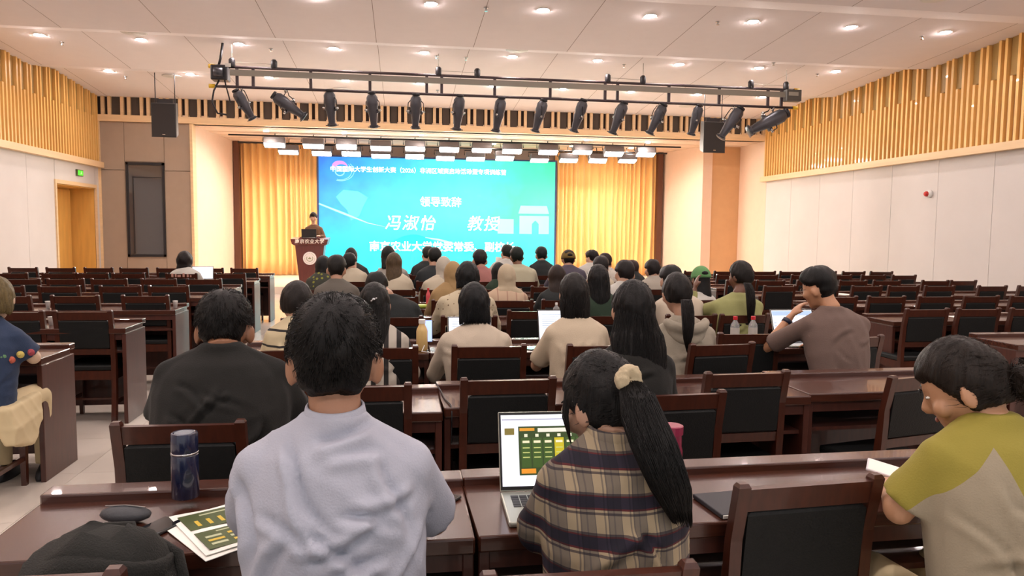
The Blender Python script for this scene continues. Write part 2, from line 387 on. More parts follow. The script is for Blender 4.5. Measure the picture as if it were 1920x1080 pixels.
# ------------------------------------------------------------------ LED screen
def led():
    x0, x1, z0, z1, y = -2.36, 4.62, .22, 3.62, 22.2
    r = empty('display_screen', ((x0 + x1) / 2, y, z0), 0, 'huge lit blue-green stage screen with white Chinese lettering', 'screen')
    cx = (x0 + x1) / 2; w = (x1 - x0) / 2; h = z1 - z0
    g = G(); t = .045
    g.box((-w - t, 0, -t), (-w, .16, h + t)); g.box((w, 0, -t), (w + t, .16, h + t)); g.box((-w, 0, -t), (w, .16, 0)); g.box((-w, 0, h), (w, .16, h + t)); g.box((-w, .1, 0), (w, .16, h))
    link('frame', g.mesh('f'), mat('screen_frame', (44, 52, 96), .4), r)
    m = bpy.data.materials.new('screen_picture'); m.use_nodes = True; nt = m.node_tree; N = nt.nodes; L = nt.links
    b = N['Principled BSDF']; b.inputs['Base Color'].default_value = (.01, .01, .01, 1); b.inputs['Roughness'].default_value = .6
    tc = N.new('ShaderNodeTexCoord'); sx = N.new('ShaderNodeSeparateXYZ'); L.new(tc.outputs['Generated'], sx.inputs[0])
    nz = N.new('ShaderNodeTexNoise'); nz.inputs['Scale'].default_value = 1.6; L.new(tc.outputs['Object'], nz.inputs[0])
    def ramp(cols):
        q = N.new('ShaderNodeValToRGB'); e = q.color_ramp.elements
        e[0].position = cols[0][0]; e[0].color = lin(cols[0][1]); e[1].position = cols[-1][0]; e[1].color = lin(cols[-1][1])
        for p, c in cols[1:-1]: z = e.new(p); z.color = lin(c)
        return q
    top = ramp([(0, (40, 120, 236)), (.3, (60, 190, 250)), (.55, (84, 236, 250)), (.8, (70, 246, 205)), (1, (50, 240, 170))])
    mid = ramp([(0, (50, 178, 250)), (.3, (70, 232, 255)), (.6, (90, 250, 240)), (.85, (90, 246, 196)), (1, (100, 250, 208))])
    bot = ramp([(0, (0, 232, 250)), (.5, (22, 250, 255)), (.8, (50, 252, 250)), (1, (70, 250, 245))])
    ad = N.new('ShaderNodeMath'); ad.operation = 'MULTIPLY_ADD'; L.new(nz.outputs['Fac'], ad.inputs[0]); ad.inputs[1].default_value = .3; L.new(sx.outputs['X'], ad.inputs[2])
    sb = N.new('ShaderNodeMath'); sb.operation = 'SUBTRACT'; L.new(ad.outputs[0], sb.inputs[0]); sb.inputs[1].default_value = .15
    for q in (top, mid, bot): L.new(sb.outputs[0], q.inputs[0])
    def mixn(a, bb, lo, hi):
        mr = N.new('ShaderNodeMapRange'); L.new(sx.outputs['Z'], mr.inputs[0]); mr.inputs[1].default_value = lo; mr.inputs[2].default_value = hi
        mx = N.new('ShaderNodeMix'); mx.data_type = 'RGBA'; L.new(mr.outputs[0], mx.inputs[0]); L.new(a, mx.inputs[6]); L.new(bb, mx.inputs[7]); return mx.outputs[2]
    c = mixn(mixn(bot.outputs[0], mid.outputs[0], .2, .5), top.outputs[0], .62, 1)
    L.new(c, b.inputs['Emission Color']); b.inputs['Emission Strength'].default_value = LED
    link('display', G().box((-w, .02, 0), (w, .1, h)).mesh('d'), m, r)
    def em(n, c, s=1.0): return mat(n, c, .6, emit=c, es=s)
    # faint shapes printed in the picture: swoosh, hill, gate
    def flat(name, pts, mm, y=.014):
        v = [(p[0], y, p[1]) for p in pts] + [(p[0], y + .004, p[1]) for p in pts]; n = len(pts)
        f = [tuple(range(n)), tuple(range(2 * n - 1, n - 1, -1))] + [((i + 1) % n, i, i + n, (i + 1) % n + n) for i in range(n)]
        link(name, G().add(v, f).mesh(name), mm, r)
    def band(pts, wd): # stroked polyline
        L_, R_ = [], []
        for i, p in enumerate(pts):
            q0 = pts[max(0, i - 1)]; q1 = pts[min(len(pts) - 1, i + 1)]; dx, dz = q1[0] - q0[0], q1[1] - q0[1]; l = math.hypot(dx, dz) or 1
            ww = wd[i] if isinstance(wd, list) else wd
            L_.append((p[0] - dz / l * ww, p[1] + dx / l * ww)); R_.append((p[0] + dz / l * ww, p[1] - dx / l * ww))
        return L_ + R_[::-1]
    # positions are fractions of the picture
    def F(u, vv): return (-w + 2 * w * u, h * vv)
    flat('hill', [F(.29 + .2 * i / 16, .27 + .075 * math.sin(PI * i / 16)) for i in range(17)], em('screen_hill', (0, 214, 226)), .016)
    flat('swoosh', band([F(.0, .60), F(.1, .52), F(.2, .44), F(.27, .41)], [.02, .03, .015, .004]), em('screen_swoosh', (120, 246, 255)))
    flat('swoosh', band([F(.44, .32), F(.5, .3), F(.6, .25), F(.66, .2)], [.01, .03, .02, .004]), em('screen_swoosh', (120, 246, 255)))
    flat('gate', [F(.845, .36), F(.845, .52), F(.975, .52), F(.975, .36), F(.93, .36), F(.93, .45), F(.915, .48), F(.9, .45), F(.9, .36)], em('screen_gate', (120, 250, 226)))
    flat('gate', [F(.84, .54), F(.85, .61), F(.965, .61), F(.975, .54)], em('screen_gate', (120, 250, 226)), .015)
    flat('gate', [F(.75, .36), F(.75, .49), F(.82, .49), F(.82, .36)], em('screen_gate', (120, 250, 226)), .015)
    flat('map', [F(.07, .66), F(.1, .72), F(.16, .71), F(.2, .66), F(.18, .58), F(.165, .5), F(.13, .46), F(.115, .55), F(.09, .6)], em('screen_map', (66, 190, 248)), .017)
    # emblem: pink swirl over pale rings
    ea = [(-w + .62 + .22 * math.cos(t), h - .36 + .2 * math.sin(t)) for t in np.linspace(PI * 1.02, PI * .1, 14)]
    flat('emblem', band(ea, [.01, .03, .045, .055, .06, .06, .055, .05, .045, .04, .03, .02, .012, .004]), em('emblem_pink', (226, 130, 214)), .012)
    ea = [(-w + .6 + .13 * math.cos(t), h - .42 + .12 * math.sin(t)) for t in np.linspace(PI * .9, PI * 2.6, 16)]
    flat('emblem', band(ea, .016), em('emblem_pale', (120, 190, 255)), .011)
    for k in range(2):
        ea = [(-w + .62 + (.32 + .07 * k) * math.cos(t), h - .4 + (.26 + .03 * k) * math.sin(t)) for t in np.linspace(-PI * .6, PI * .25, 14)]
        flat('emblem', band(ea, .008), em('emblem_pale', (120, 190, 255)), .011)
    def txt(body, u, v_, size, bold, shear=0, sp=1.0, es=1.0):
        me = text_mesh(body, size, .003, bold, shear, sp); o = link('lettering', me, white_text, r, (-w + 2 * w * u, .008, h * v_)); o['kind'] = 'stuff'; o.rotation_euler = (PI / 2, 0, 0)
    txt('中国国际大学生创新大赛（2026）非洲区域赛启动活动暨专项训练营', .416, .895, .172, .0015)
    txt('领导致辞', .505, .625, .31, .004)
    txt('冯淑怡', .375, .437, .47, .002, .2, 1.14)
    txt('教授', .685, .437, .47, .002, .2, 1.14)
    txt('南京农业大学党委常委、副校长', .515, .235, .31, .004)
led()

# ------------------------------------------------------------------ podium and stage fittings
def podium():
    r = empty('podium', (-2.13, 17.97, SZ), 0, 'reddish wooden podium with round white emblem at stage edge', 'podium')
    def trap(w0, w1, d0, d1, z0, z1, g, yo=0):
        return g.loft([[(-w0 / 2, yo, z0), (w0 / 2, yo, z0), (w0 / 2, yo + d0, z0), (-w0 / 2, yo + d0, z0)], [(-w1 / 2, yo, z1), (w1 / 2, yo, z1), (w1 / 2, yo + d1, z1), (-w1 / 2, yo + d1, z1)]])
    pw = mat('podium_wood', (96, 46, 38), .35, coat=.3, var=.12, vscale=5, stretch=(6, 6, 1))
    link('base', G().rbox((-.33, -.04, 0), (.33, .5, .08), .01).mesh('b'), pw, r)
    g = G(); trap(.48, .67, .42, .46, .08, .99, g); link('column', g.mesh('c'), pw, r)
    g = G(); g.loft([[(-.34, -.02, .97), (.34, -.02, .97), (.34, .5, .97), (-.34, .5, .97)], [(-.4, -.05, 1.0), (.4, -.05, 1.0), (.4, .52, 1.0), (-.4, .52, 1.0)], [(-.43, -.06, 1.12), (.43, -.06, 1.12), (.43, .52, 1.16), (-.43, .52, 1.16)]])
    link('head_board', g.mesh('h'), pw, r)
    g = G(); g.loft([[(-.25, -.063, 1.12), (.25, -.063, 1.12), (.25, -.03, 1.12), (-.25, -.03, 1.12)], [(-.2, -.063, 1.175), (.2, -.063, 1.175), (.2, -.03, 1.175), (-.2, -.03, 1.175)]])
    link('crest_board', g.mesh('h'), pw, r)
    o = link('lettering', text_mesh('南京农业大学', .11, .003, .001, .1, 1.05), mat('gold_white_glow', (255, 244, 228), .5, emit=(255, 244, 230), es=.15), r, (0, -.066, 1.062)); o.rotation_euler = (PI / 2, 0, 0)  # letters carry a faint glow of their own to look brighter
    e = link('emblem', G().lathe([(.15, 0), (.155, .006), (.15, .012)], n=32).mesh('e', False), mat('emblem_white', (236, 226, 220), .5), r, (0, -.012, .67)); e.rotation_euler = (PI / 2 - .0, 0, 0)
    gm = mat('emblem_olive', (150, 150, 110), .5)
    g = G()
    for k in range(20):
        a = 2 * PI * k / 20; g.box((math.cos(a) * .115 - .006, math.sin(a) * .115 - .006, .012), (math.cos(a) * .115 + .006, math.sin(a) * .115 + .006, .016))
    for a0 in np.linspace(.15 * PI, -1.15 * PI, 18): g.box((math.cos(a0) * .07 - .008, math.sin(a0) * .07 - .008, .012), (math.cos(a0) * .07 + .008, math.sin(a0) * .07 + .008, .016))
    g.add([(-.045, -.02, .013), (.045, -.02, .013), (0, .035, .013), (-.045, -.02, .017), (.045, -.02, .017), (0, .035, .017)], [(2, 1, 0), (3, 4, 5), (0, 1, 4, 3), (1, 2, 5, 4), (2, 0, 3, 5)])
    link('emblem_wreath', g.mesh('w'), gm, e)
podium()

def downlight(x, y, z, m, r, name, label, grp, emi):
    o = empty(name, (x, y, z), 0, label, 'light', grp)
    if name not in MATS:
        MATS[name] = (G().lathe([(r * 1.0, -.004), (r * 1.28, -.006), (r * 1.3, 0), (r * 1.3, .01), (r * 1.0, .01)], n=16, cap=False).mesh('rim'), G().lathe([(r * .5, -.020), (r * .88, -.012), (r, -.003), (r, .004)], n=16).mesh('lens'))
    a, b = MATS[name]; link('rim', a, white_pl, o); link('lens', b, m, o); return o
for rr, y in enumerate((16.68, 13.70, 10.73, 7.75, 4.77, 1.8, -1.2)):
    for c in range(10):
        x = -5.98 + 1.6 * c
        downlight(x, y, zc(y) - .001, lens_m, .075, 'ceiling_downlight', 'round recessed downlight, %s row from stage, %s from the exit door wall' % (ORD[rr + 1], ORD[c + 1]), 'ceiling downlights in rows', LAMP)
for k, (x, y) in enumerate(((-3.38, 19.75), (-1.44, 19.72), (.52, 19.69), (2.56, 19.66), (4.94, 19.68), (6.72, 19.86), (2.6, 21.2), (4.9, 21.2), (6.68, 21.25))):
    downlight(x, y, 3.998, drop_m, .07, 'stage_downlight', 'small round downlight in the stage ceiling, %s from the podium side' % ORD[k + 1], 'stage ceiling downlights', DROP)

def stage_lights():
    me1 = G().rbox((-.27, -.12, -.13), (.27, .12, .05), .02).mesh('h'); me2 = G().box((-.25, -.1, -.145), (.25, .1, -.128)).mesh('l')
    yk = G().tube([(-.31, 0, -.02), (-.31, 0, .12), (.31, 0, .12), (.31, 0, -.02)], .012, 6).mesh('y'); me4 = G().tube([(0, 0, .12), (0, 0, .3)], .012, 6).mesh('c')
    fl_ = G().box((-.26, 0, 0), (.26, .008, .12)).mesh('f')
    hm = mat('stage_fixture_grey', (96, 94, 100), .4, metal=.4)
    A = [(-3.25, 3.83), (-2.27, 3.83), (-1.42, 3.83), (-.53, 3.82), (.37, 3.83), (1.28, 3.83), (2.16, 3.84), (2.99, 3.83), (3.99, 3.83), (4.95, 3.86), (5.84, 3.83), (6.76, 3.84)]
    B = [(-3.06, 3.765), (-2.17, 3.75), (-1.37, 3.76), (-.56, 3.72), (.38, 3.725), (1.24, 3.7), (2.1, 3.71), (2.94, 3.74), (3.95, 3.71), (4.81, 3.73), (5.68, 3.74), (6.58, 3.76)]
    off = mat('unlit_lens', (60, 60, 66), .2)
    for row, (Y, LL) in enumerate(((20.2, A), (21.3, B))):
        for k, (x, z) in enumerate(LL):
            o = empty('stage_panel_light', (x, Y, z - .02), 0, 'flat soft stage light on the %s pipe, %s from the podium side' % (('front', 'rear')[row], ORD[k + 1]), 'stage light', 'stage panel lights')
            dark = (row == 0 and k in (6, 7))
            o.rotation_euler = (-.38 + .06 * math.sin(k * 2.3 + row), 0, 0); link('housing', me1, hm, o); link('lens', me2, off if dark else panel_l, o); link('yoke', yk, black_metal, o); link('hanger', me4, black_metal, o)
            f = link('barn_door', fl_, hm, o, (0, -.12, -.16)); f.rotation_euler = (-.9, 0, 0); f = link('barn_door', fl_, hm, o, (0, .12, -.16)); f.rotation_euler = (.9, 0, 0)
        p = link('light_pipe', G().tube([(-4.4, Y, LL[0][1] + .1), (7.8, Y, LL[0][1] + .1)], .022, 8).mesh('p', True), black_metal); tag(p, 'long black pipe carrying the %s row of stage lights' % ('front', 'rear')[row], 'pipe')
stage_lights()

# ------------------------------------------------------------------ lighting truss with profile spots
def truss():
    Y = 13.75
    r = empty('lighting_truss', (2.2, Y, 4.0), 0, 'long black ladder truss with grey cable tray hung below the ceiling', 'truss')
    def P(name, g, m, sm=False, **k): return link(name, g.mesh(name, sm), m, r, **k)
    o = lambda x: x - 2.2
    P('top_chord', G().tube([(o(-3.2), 0, .335), (o(7.62), 0, .335)], .025, 8), truss_paint, True)
    P('bottom_chord', G().tube([(o(-3.22), 0, -.005), (o(7.6), 0, -.005)], .025, 8), truss_paint, True)
    P('cable_tray', G().box((o(-2.93), -.1, .175), (o(7.37), -.06, .275)), grey_metal)
    for x in (-2.83, -2.56, -1.58, -.55, .46, .73, 1.7, 2.74, 3.79, 4.03, 5.04, 6.05, 7.05, 7.33): P('upright', G().box((o(x) - .025, -.02, 0), (o(x) + .025, .02, .335)), truss_paint)
    for x in (-2.913, -2.205, .671, 1.379, 3.838, 4.523, 6.692, 7.418):
        c = P('pulley', G().lathe([(.045, 0), (.055, .02), (.055, .13), (.03, .16)], (o(x), 0, .33), 12), black_metal, True)
    for x in (-2.913, .671, 4.523, 7.418): P('steel_cable', G().tube([(o(x), 0, .45), (o(x), 0, zc(Y) - 4.0 - .001)], .006, 6), grey_metal)
    for a, b in ((-2.913, -2.205), (.671, 1.379), (3.838, 4.523), (6.692, 7.418)): P('steel_cable', G().tube([(o(a), 0, .42), (o(b), 0, .41)], .004, 6), grey_metal)
    for x, z in ((-3.25, .335), (-3.25, -.005), (7.64, .335), (7.62, -.005)): P('end_cap', G().tube([(o(x) - .05, 0, z), (o(x) + .05, 0, z)], .036, 10), yellow_pl, True)
    P('winch', G().rbox((o(-3.24), -.16, .08), (o(-2.96), .1, .34), .02), black_metal)
    P('winch_drum', G().tube([(o(-3.17), -.19, .2), (o(-3.03), -.19, .2)], .075, 14), spot_body, True)
    P('winch_tag', G().box((o(-2.99), -.17, .3), (o(-2.9), -.16, .36)), white_pl)
    P('power_cable', G().tube([(o(-3.12), -.1, .3), (o(-3.08), -.1, .45), (o(-3.05), -.05, zc(Y) - 4.001)], .022, 8), black_metal, True)
    P('power_cable', G().tube([(o(-3.1), -.1, .1), (o(-3.2), -.1, -.1), (o(-3.24), -.08, -.3), (o(-3.15), -.08, -.48), (o(-3.0), -.08, -.5)], .016, 6), black_metal, True)
    P('power_cable', G().tube([(o(-3.02), -.1, .1), (o(-3.0), -.1, 0), (o(-2.95), -.1, -.2), (o(-2.93), -.1, -.3)], .012, 6), black_metal, True)
    P('end_box', G().rbox((o(7.36), -.15, .1), (o(7.67), 0, .32), .01), mat('end_box', (72, 70, 66), .5))
    lt = P('label_plate', G().box((o(7.4), -.155, .2), (o(7.6), -.151, .27)), mat('plate_pale', (150, 146, 136), .5))
    sp = [(-2.849, 3.913, -2.596, 3.462), (-2.202, 3.863, -1.704, 3.528), (-1.266, 3.972, -1.225, 3.384), (-.52, 3.953, -.484, 3.379), (.268, 3.954, .259, 3.382), (1.06, 3.964, 1.014, 3.377), (1.826, 3.953, 1.743, 3.369), (2.616, 3.943, 2.483, 3.392), (3.378, 3.97, 3.224, 3.414), (4.163, 3.949, 3.978, 3.397), (4.941, 3.936, 4.711, 3.418), (5.655, 3.951, 5.553, 3.423), (6.491, 3.929, 6.15, 3.379), (7.431, 3.879, 6.714, 3.518)]
    body = G().lathe([(.03, -.3), (.07, -.29), (.1, -.24), (.105, -.12), (.092, -.06), (.098, -.02), (.082, .06), (.062, .2), (.06, .24), (.082, .25), (.082, .29), (.06, .3)], n=18)
    bm_ = body.mesh('b'); autosmooth(bm_, 30)
    cap = G().lathe([(.05, -.345), (.07, -.34), (.075, -.3), (.04, -.295)], n=14).mesh('c', True)
    fr = G().box((-.08, -.08, .27), (.08, .08, .285)).mesh('fr'); bl = G().box((-.13, -.02, .0), (.13, .02, .03)).mesh('sh')
    kn = G().tube([(.09, 0, -.02), (.17, 0, -.02)], .02, 8).mesh('k', True); kn2 = G().tube([(-.17, 0, -.02), (-.09, 0, -.02)], .02, 8).mesh('k', True)
    for i, (xa, za, xb, zb) in enumerate(sp):
        a = Vector((xa, Y + .0, za)); b = Vector((xb, Y + .12, zb)); d = (b - a); c = (a + b) / 2; L = d.length + .05
        q = Vector((0, 0, 1)).rotation_difference(d.normalized())
        r2 = empty('profile_spotlight', c, 0, 'black profile spotlight on the truss, %s from the winch end' % ORD[i + 1], 'spotlight', 'spotlights along the truss')
        r2.rotation_mode = 'QUATERNION'; r2.rotation_quaternion = q; s = L / .64; r2.scale = (s * 1.0, s * 1.0, s)
        link('body', bm_, spot_body, r2); link('rear_cap', cap, black_metal, r2); link('colour_frame', fr, black_metal, r2); link('shutter', bl, spot_body, r2); link('knob', kn, chrome, r2); link('knob', kn2, chrome, r2)
        # yoke and hook, in the spot's own frame
        inv = q.inverted(); up = inv @ ((Vector((c.x + (a.x - c.x) * .3, Y, 3.99)) - c)) / s
        yk = G().tube([(-.15, 0, -.02), (-.14, up.y * .5, up.z * .5), Vector(up) * .8 + Vector((-.05, 0, 0)), Vector(up) * .8 + Vector((.05, 0, 0)), (.14, up.y * .5, up.z * .5), (.15, 0, -.02)], .009, 6)
        link('yoke', yk.mesh('y', True), black_metal, r2); link('hook_clamp', G().tube([Vector(up) * .78, Vector(up) * 1.02], .02, 8).mesh('hc', True), chrome, r2)
truss()

def hung_speaker(x, y, z0, z1, w, label):
    r = empty('hanging_speaker', (x, y, z0), 0, label, 'loudspeaker', 'hanging loudspeakers')
    h = z1 - z0; g = G(); g.loft([[(-w / 2, 0, 0), (w / 2, 0, 0), (w / 2 - .06, .36, .1), (-w / 2 + .06, .36, .1)], [(-w / 2, 0.0, h), (w / 2, 0, h), (w / 2 - .07, .36, h + .06), (-w / 2 + .07, .36, h + .06)]])
    link('cabinet', g.mesh('c'), mat('speaker_cabinet', (70, 66, 64), .5), r); link('grille', G().rbox((-w / 2 + .01, -.02, .01), (w / 2 - .01, .0, h - .01), .008).mesh('g'), speaker_m, r)
    link('badge', G().box((-.03, -.023, .05), (.03, -.02, .065)).mesh('b'), chrome, r)
    top = zc(y) - z0
    for dx in (-w / 2 + .03, w / 2 - .03): link('hanging_rod', G().tube([(dx * .9, .12, h + .005), (dx * .9, .12, top)], .01, 6).mesh('r'), black_metal, r)
    link('bracket', G().box((-.16, .1, h + .0), (.16, .14, h + .1)).mesh('r'), black_metal, r)
hung_speaker(-4.87, 16.5, 3.40, 4.10, .49, 'black loudspeaker hanging before the tan front wall by the dark window')
hung_speaker(7.18, 16.5, 3.39, 4.10, .53, 'black loudspeaker hanging beside the slatted wall across from the exit')

def small_ceiling():
    me = G().lathe([(.035, 0), (.035, -.012), (.012, -.02), (.012, -.045), (.025, -.048), (.025, -.052)], n=10).mesh('s')
    SPX = [-2.28, -5.78, .82, 4.7, 8.2, .64, 1.18, 6.73, 8.17, 4.19, -5.781, 1.2]
    for k, (x, y) in enumerate(((-2.28, 13.9), (-5.78, 14.07), (.82, 17.19), (4.7, 10.81), (8.2, 10.97), (.64, 13.87), (1.18, 13.89), (6.73, 12.96), (8.17, 13.93), (4.19, 13.89), (-5.78, 17.06), (1.2, 10.77))):
        o = link('sprinkler_head', me, chrome, None, (x, y, zc(y))); tag(o, 'small metal sprinkler head on ceiling, %s counted from the exit door wall' % ORD[1 + sorted(range(12), key=lambda q: SPX[q]).index(k)], 'sprinkler', 'ceiling sprinkler heads')
    rg = G(); 
    for rr in (.2, .15, .1, .05): rg.lathe([(rr - .02, -.012 - (.2 - rr) * .05), (rr, -.004), (rr + .002, .002), (rr - .02, .002)], n=20)
    me2 = rg.mesh('d', True)
    for k, (x, y) in enumerate(((-1.34, 17.45), (3.62, 17.6), (7.0, 17.8), (-4.8, 16.9), (-4.26, 12.98), (1.97, 12.82), (6.9, 9.0))):
        o = link('air_diffuser', me2, white_pl, None, (x, y, zc(y))); tag(o, 'round white air diffuser ring in the ceiling ' + ('near the front wall before the podium', 'before the middle of the stage', 'before the stage corner far from podium', 'in the corner above the dark window', 'one downlight row back on the exit side', 'one row back near the truss middle', 'high over the plain panel wall side')[k], 'vent', 'round ceiling diffusers')
    r = empty('exit_sign', (XL + .001, 17.75, 2.64), 0, 'small green lit exit sign over the doorway', 'sign')
    link('case', G().box((0, -.15, 0), (.04, .15, .14)).mesh('c'), mat('sign_case', (90, 96, 60), .5), r)
    link('lit_face', G().box((.04, -.12, .02), (.043, .12, .12)).mesh('f'), mat('exit_green', (60, 200, 40), .5, emit=(70, 230, 40), es=1.6), r)
    o = link('running_figure', G().ball((.045, .04, .1), .008, 8, 6).box((.043, .02, .06), (.046, .05, .09)).box((.043, -.01, .04), (.046, .03, .06)).box((.043, .05, .05), (.046, .075, .065)).mesh('m'), white_pl, r)
    r = empty('dome_camera', (XR - .001, 12.46, 2.3), 0, 'small white and red dome camera on the white panel wall', 'camera')
    link('base', G().tube([(0, 0, 0), (-.05, 0, 0)], .07, 14).mesh('b', True), white_pl, r); link('dome', G().ball((-.06, 0.03, 0), .05, 12, 8).mesh('d', True), mat('red_dome', (190, 50, 45), .3), r)
small_ceiling()

# ------------------------------------------------------------------ desks
_dc = {}
def desk_meshes(w):
    k = round(w, 3)
    if k in _dc: return _dc[k]
    h = w / 2
    top = G().rbox((-h + .002, .0, .715), (h - .002, .40, .76), .006).mesh('top')
    ledge = G().rbox((-h + .002, .385, .745), (h - .002, .475, .785), .006).mesh('ledge')
    end = G().rbox((0, .015, 0), (.03, .46, .715), .003).mesh('end')
    apron = G().box((-h + .032, .02, .665), (h - .032, .04, .715)).mesh('apron')
    shelf = G().box((-h + .032, .05, .56), (h - .032, .42, .578)).mesh('shelf')
    front = G().box((-h + .032, .43, .06), (h - .032, .45, .715)).mesh('front')
    _dc[k] = (top, ledge, end, apron, shelf, front); return _dc[k]
def desk(x0, x1, yfar, label, rz=0):
    w = x1 - x0; top, ledge, end, apron, shelf, front = desk_meshes(w)
    r = empty('desk', ((x0 + x1) / 2, yfar - .475, 0), rz, label, 'desk', 'reddish wooden desks in rows')
    link('top', top, desk_wood, r); link('back_ledge', ledge, desk_wood, r)
    link('end_panel', end, desk_side, r, (-w / 2 + .004, 0, 0)); link('end_panel', end, desk_side, r, (w / 2 - .034, 0, 0))
    link('apron', apron, desk_side, r); link('shelf', shelf, desk_side, r); link('modesty_panel', front, desk_side, r)
    return r
PLACE3 = ('aisle end', 'middle one', 'wall end')
LEFTY = [13.0, 11.7, 10.4, 9.15, 7.86, 6.57, 5.2]
for k, y in enumerate(LEFTY):
    for j, (a, b) in enumerate(((-3.32, -2.12), (-5.12, -3.32), (-6.32, -5.12))):
        if k == 6 and j == 2: continue
        desk(a, b, y, 'reddish desk, exit door block, %s row from stage, %s' % (ORD[k + 1], PLACE3[j]))
for k, y in enumerate(LEFTY):
    for j, (a, b) in enumerate(((4.42, 5.62), (5.62, 7.42), (7.42, 8.62))):
        if k == 6 and j == 2: continue
        desk(a, b, y, 'reddish desk, panel wall block, %s row from stage, %s' % (ORD[k + 1], PLACE3[j]))
MIDY = [11.7, 10.4, 9.15, 7.86, 6.57, 5.19]
for k, y in enumerate(MIDY):
    for j, (a, b) in enumerate(((-1.02, .18), (.18, 1.98), (1.98, 3.18))):
        desk(a, b, y, 'glossy reddish desk, middle block, %s row from stage, %s' % (ORD[k + 1], ('podium-side end', 'middle one', 'end away from podium')[j]))
desk(-1.02, .18, 3.65, 'glossy reddish desk behind the man in black tee', .0)
desk(.185, 1.985, 3.75, 'long glossy reddish desk with the long black-haired woman seated at it', .035)
desk(1.99, 3.19, 3.84, 'glossy reddish desk behind the turned empty chair', .03)
desk(-1.02, .19, 2.315, 'glossy reddish desk carrying the navy thermos and leaflets')
desk(.195, 1.995, 2.345, 'long glossy reddish desk carrying the open silver laptop', .025)
desk(2.0, 3.2, 2.39, 'glossy reddish desk past the woman in yellow-green top', .02)

# ------------------------------------------------------------------ chairs
def chair_proto():
    r = empty('chair', (0, 0, 0)); w = .215
    ps = [(0, -.0, .91), (0, .035, .74), (0, .055, .5), (0, .05, .25), (0, .0 + .02, 0)]
    def post(x):
        g = G(); rings = []
        for (dx, y, z) in reversed(ps):
            a, b = .017, .016 + .006 * (z < .6)
            rings.append([(x - a, y - b, z), (x + a, y - b, z), (x + a, y + b, z), (x - a, y + b, z)])
        top = rings[-1]; rings[-1] = [(p[0], p[1], .895) for p in top]
        rings.append([(x - .012, -.010, .905), (x + .012, -.010, .905), (x + .012, .010, .905), (x - .012, .010, .905)])
        g.loft(rings); me = g.mesh('leg'); return me
    link('leg', post(-w + .017), chair_wood, r); link('leg', post(w - .017), chair_wood, r)
    fl_ = lambda x: G().loft([[(x - .014, .39, 0), (x + .014, .39, 0), (x + .014, .42, 0), (x - .014, .42, 0)], [(x - .019, .385, .41), (x + .019, .385, .41), (x + .019, .425, .41), (x - .019, .425, .41)]]).mesh('leg')
    link('leg', fl_(-w + .02), chair_wood, r); link('leg', fl_(w - .02), chair_wood, r)
    a = w - .034
    def slab(name, z0, z1, y0, y1, t, m, rr=.005):
        # leaning slab between posts: y0 at z0, y1 at z1
        g = G(); g.loft([[(-a, y0 - t, z0), (a, y0 - t, z0), (a, y0 + t, z0), (-a, y0 + t, z0)], [(-a, y1 - t, z1), (a, y1 - t, z1), (a, y1 + t, z1), (-a, y1 + t, z1)]])
        return link(name, g.mesh(name), m, r)
    slab('top_rail', .825, .888, .016, .004, .013, chair_wood)
    slab('lower_rail', .55, .595, .05, .044, .011, chair_wood)
    g = G(); b = a - .004
    lv = [(.597, .045, .008), (.607, .044, .017), (.72, .035, .021), (.812, .02, .017), (.823, .018, .008)]
    g.loft([[(-b + (.012 if t < .01 else 0), y - t, z), (b - (.012 if t < .01 else 0), y - t, z), (b - (.012 if t < .01 else 0), y + t, z), (-b + (.012 if t < .01 else 0), y + t, z)] for z, y, t in lv])
    link('backrest', g.mesh('backrest'), leather, r)
    link('seat', G().rbox((-w + .01, .05, .42), (w - .01, .43, .465), .014).mesh('seat'), leather, r)
    g = G(); g.box((-w + .03, .05, .35), (w - .03, .07, .42)); g.box((-w + .03, .395, .35), (w - .03, .415, .42)); g.box((-w + .012, .07, .35), (-w + .03, .395, .42)); g.box((w - .03, .07, .35), (w - .012, .395, .42))
    link('seat_frame', g.mesh('seat_frame'), chair_wood, r)
    g = G(); g.box((-w + .012, .05, .15), (-w + .03, .39, .175)); g.box((w - .03, .05, .15), (w - .012, .39, .175)); g.box((-w + .03, .21, .155), (w - .03, .23, .172))
    link('stretcher', g.mesh('stretcher'), chair_wood, r)
    return r
CH = chair_proto(); CH_USED = [False]
def chair(x, y, label, rz=0):
    if not CH_USED[0]:
        CH_USED[0] = True; CH.location = (x, y, 0); CH.rotation_euler = (0, 0, rz); tag(CH, label, 'chair', 'dark wooden chairs with black padding'); return CH
    return copy_thing(CH, (x, y, 0), rz, label, 'dark wooden chairs with black padding', 'chair')
rn = random.Random(7)
LROWS = [(12.42, [-2.5, -3.03, -3.62, -4.17, -4.69, -5.24, -5.78]), (10.95, [-2.4, -3.05, -3.75, -4.22, -4.65, -5.25]), (9.79, [-2.46, -3.0, -3.58, -4.08, -4.58, -5.15]),
         (8.62, [-2.54, -3.04, -3.66, -4.22]), (7.43, [-2.4, -3.02, -3.61]), (6.08, [-2.42, -2.91])]
for k, (y, xs) in enumerate(LROWS):
    for j, x in enumerate(xs):
        chair(x, y, 'dark wood black-padded chair, exit door block, %s row from stage, %s from aisle' % (ORD[k + 1], ORD[j + 1]), rn.uniform(-.03, .03))
RROWS = [(11.9, [4.93, 5.46, 6.15, 6.65, 7.28, 7.82, 8.35]), (10.87, [5.05, 5.64, 6.29, 6.9, 7.49, 8.03]), (9.59, [4.62, 5.06, 5.66, 6.3, 6.82, 7.58, 8.03]),
         (8.58, [4.65, 5.23, 5.83, 6.34, 6.85, 7.61, 8.2]), (7.12, [4.52, 5.07, 5.65, 6.19, 6.75]), (5.9, [4.6, 5.11, 5.64])]
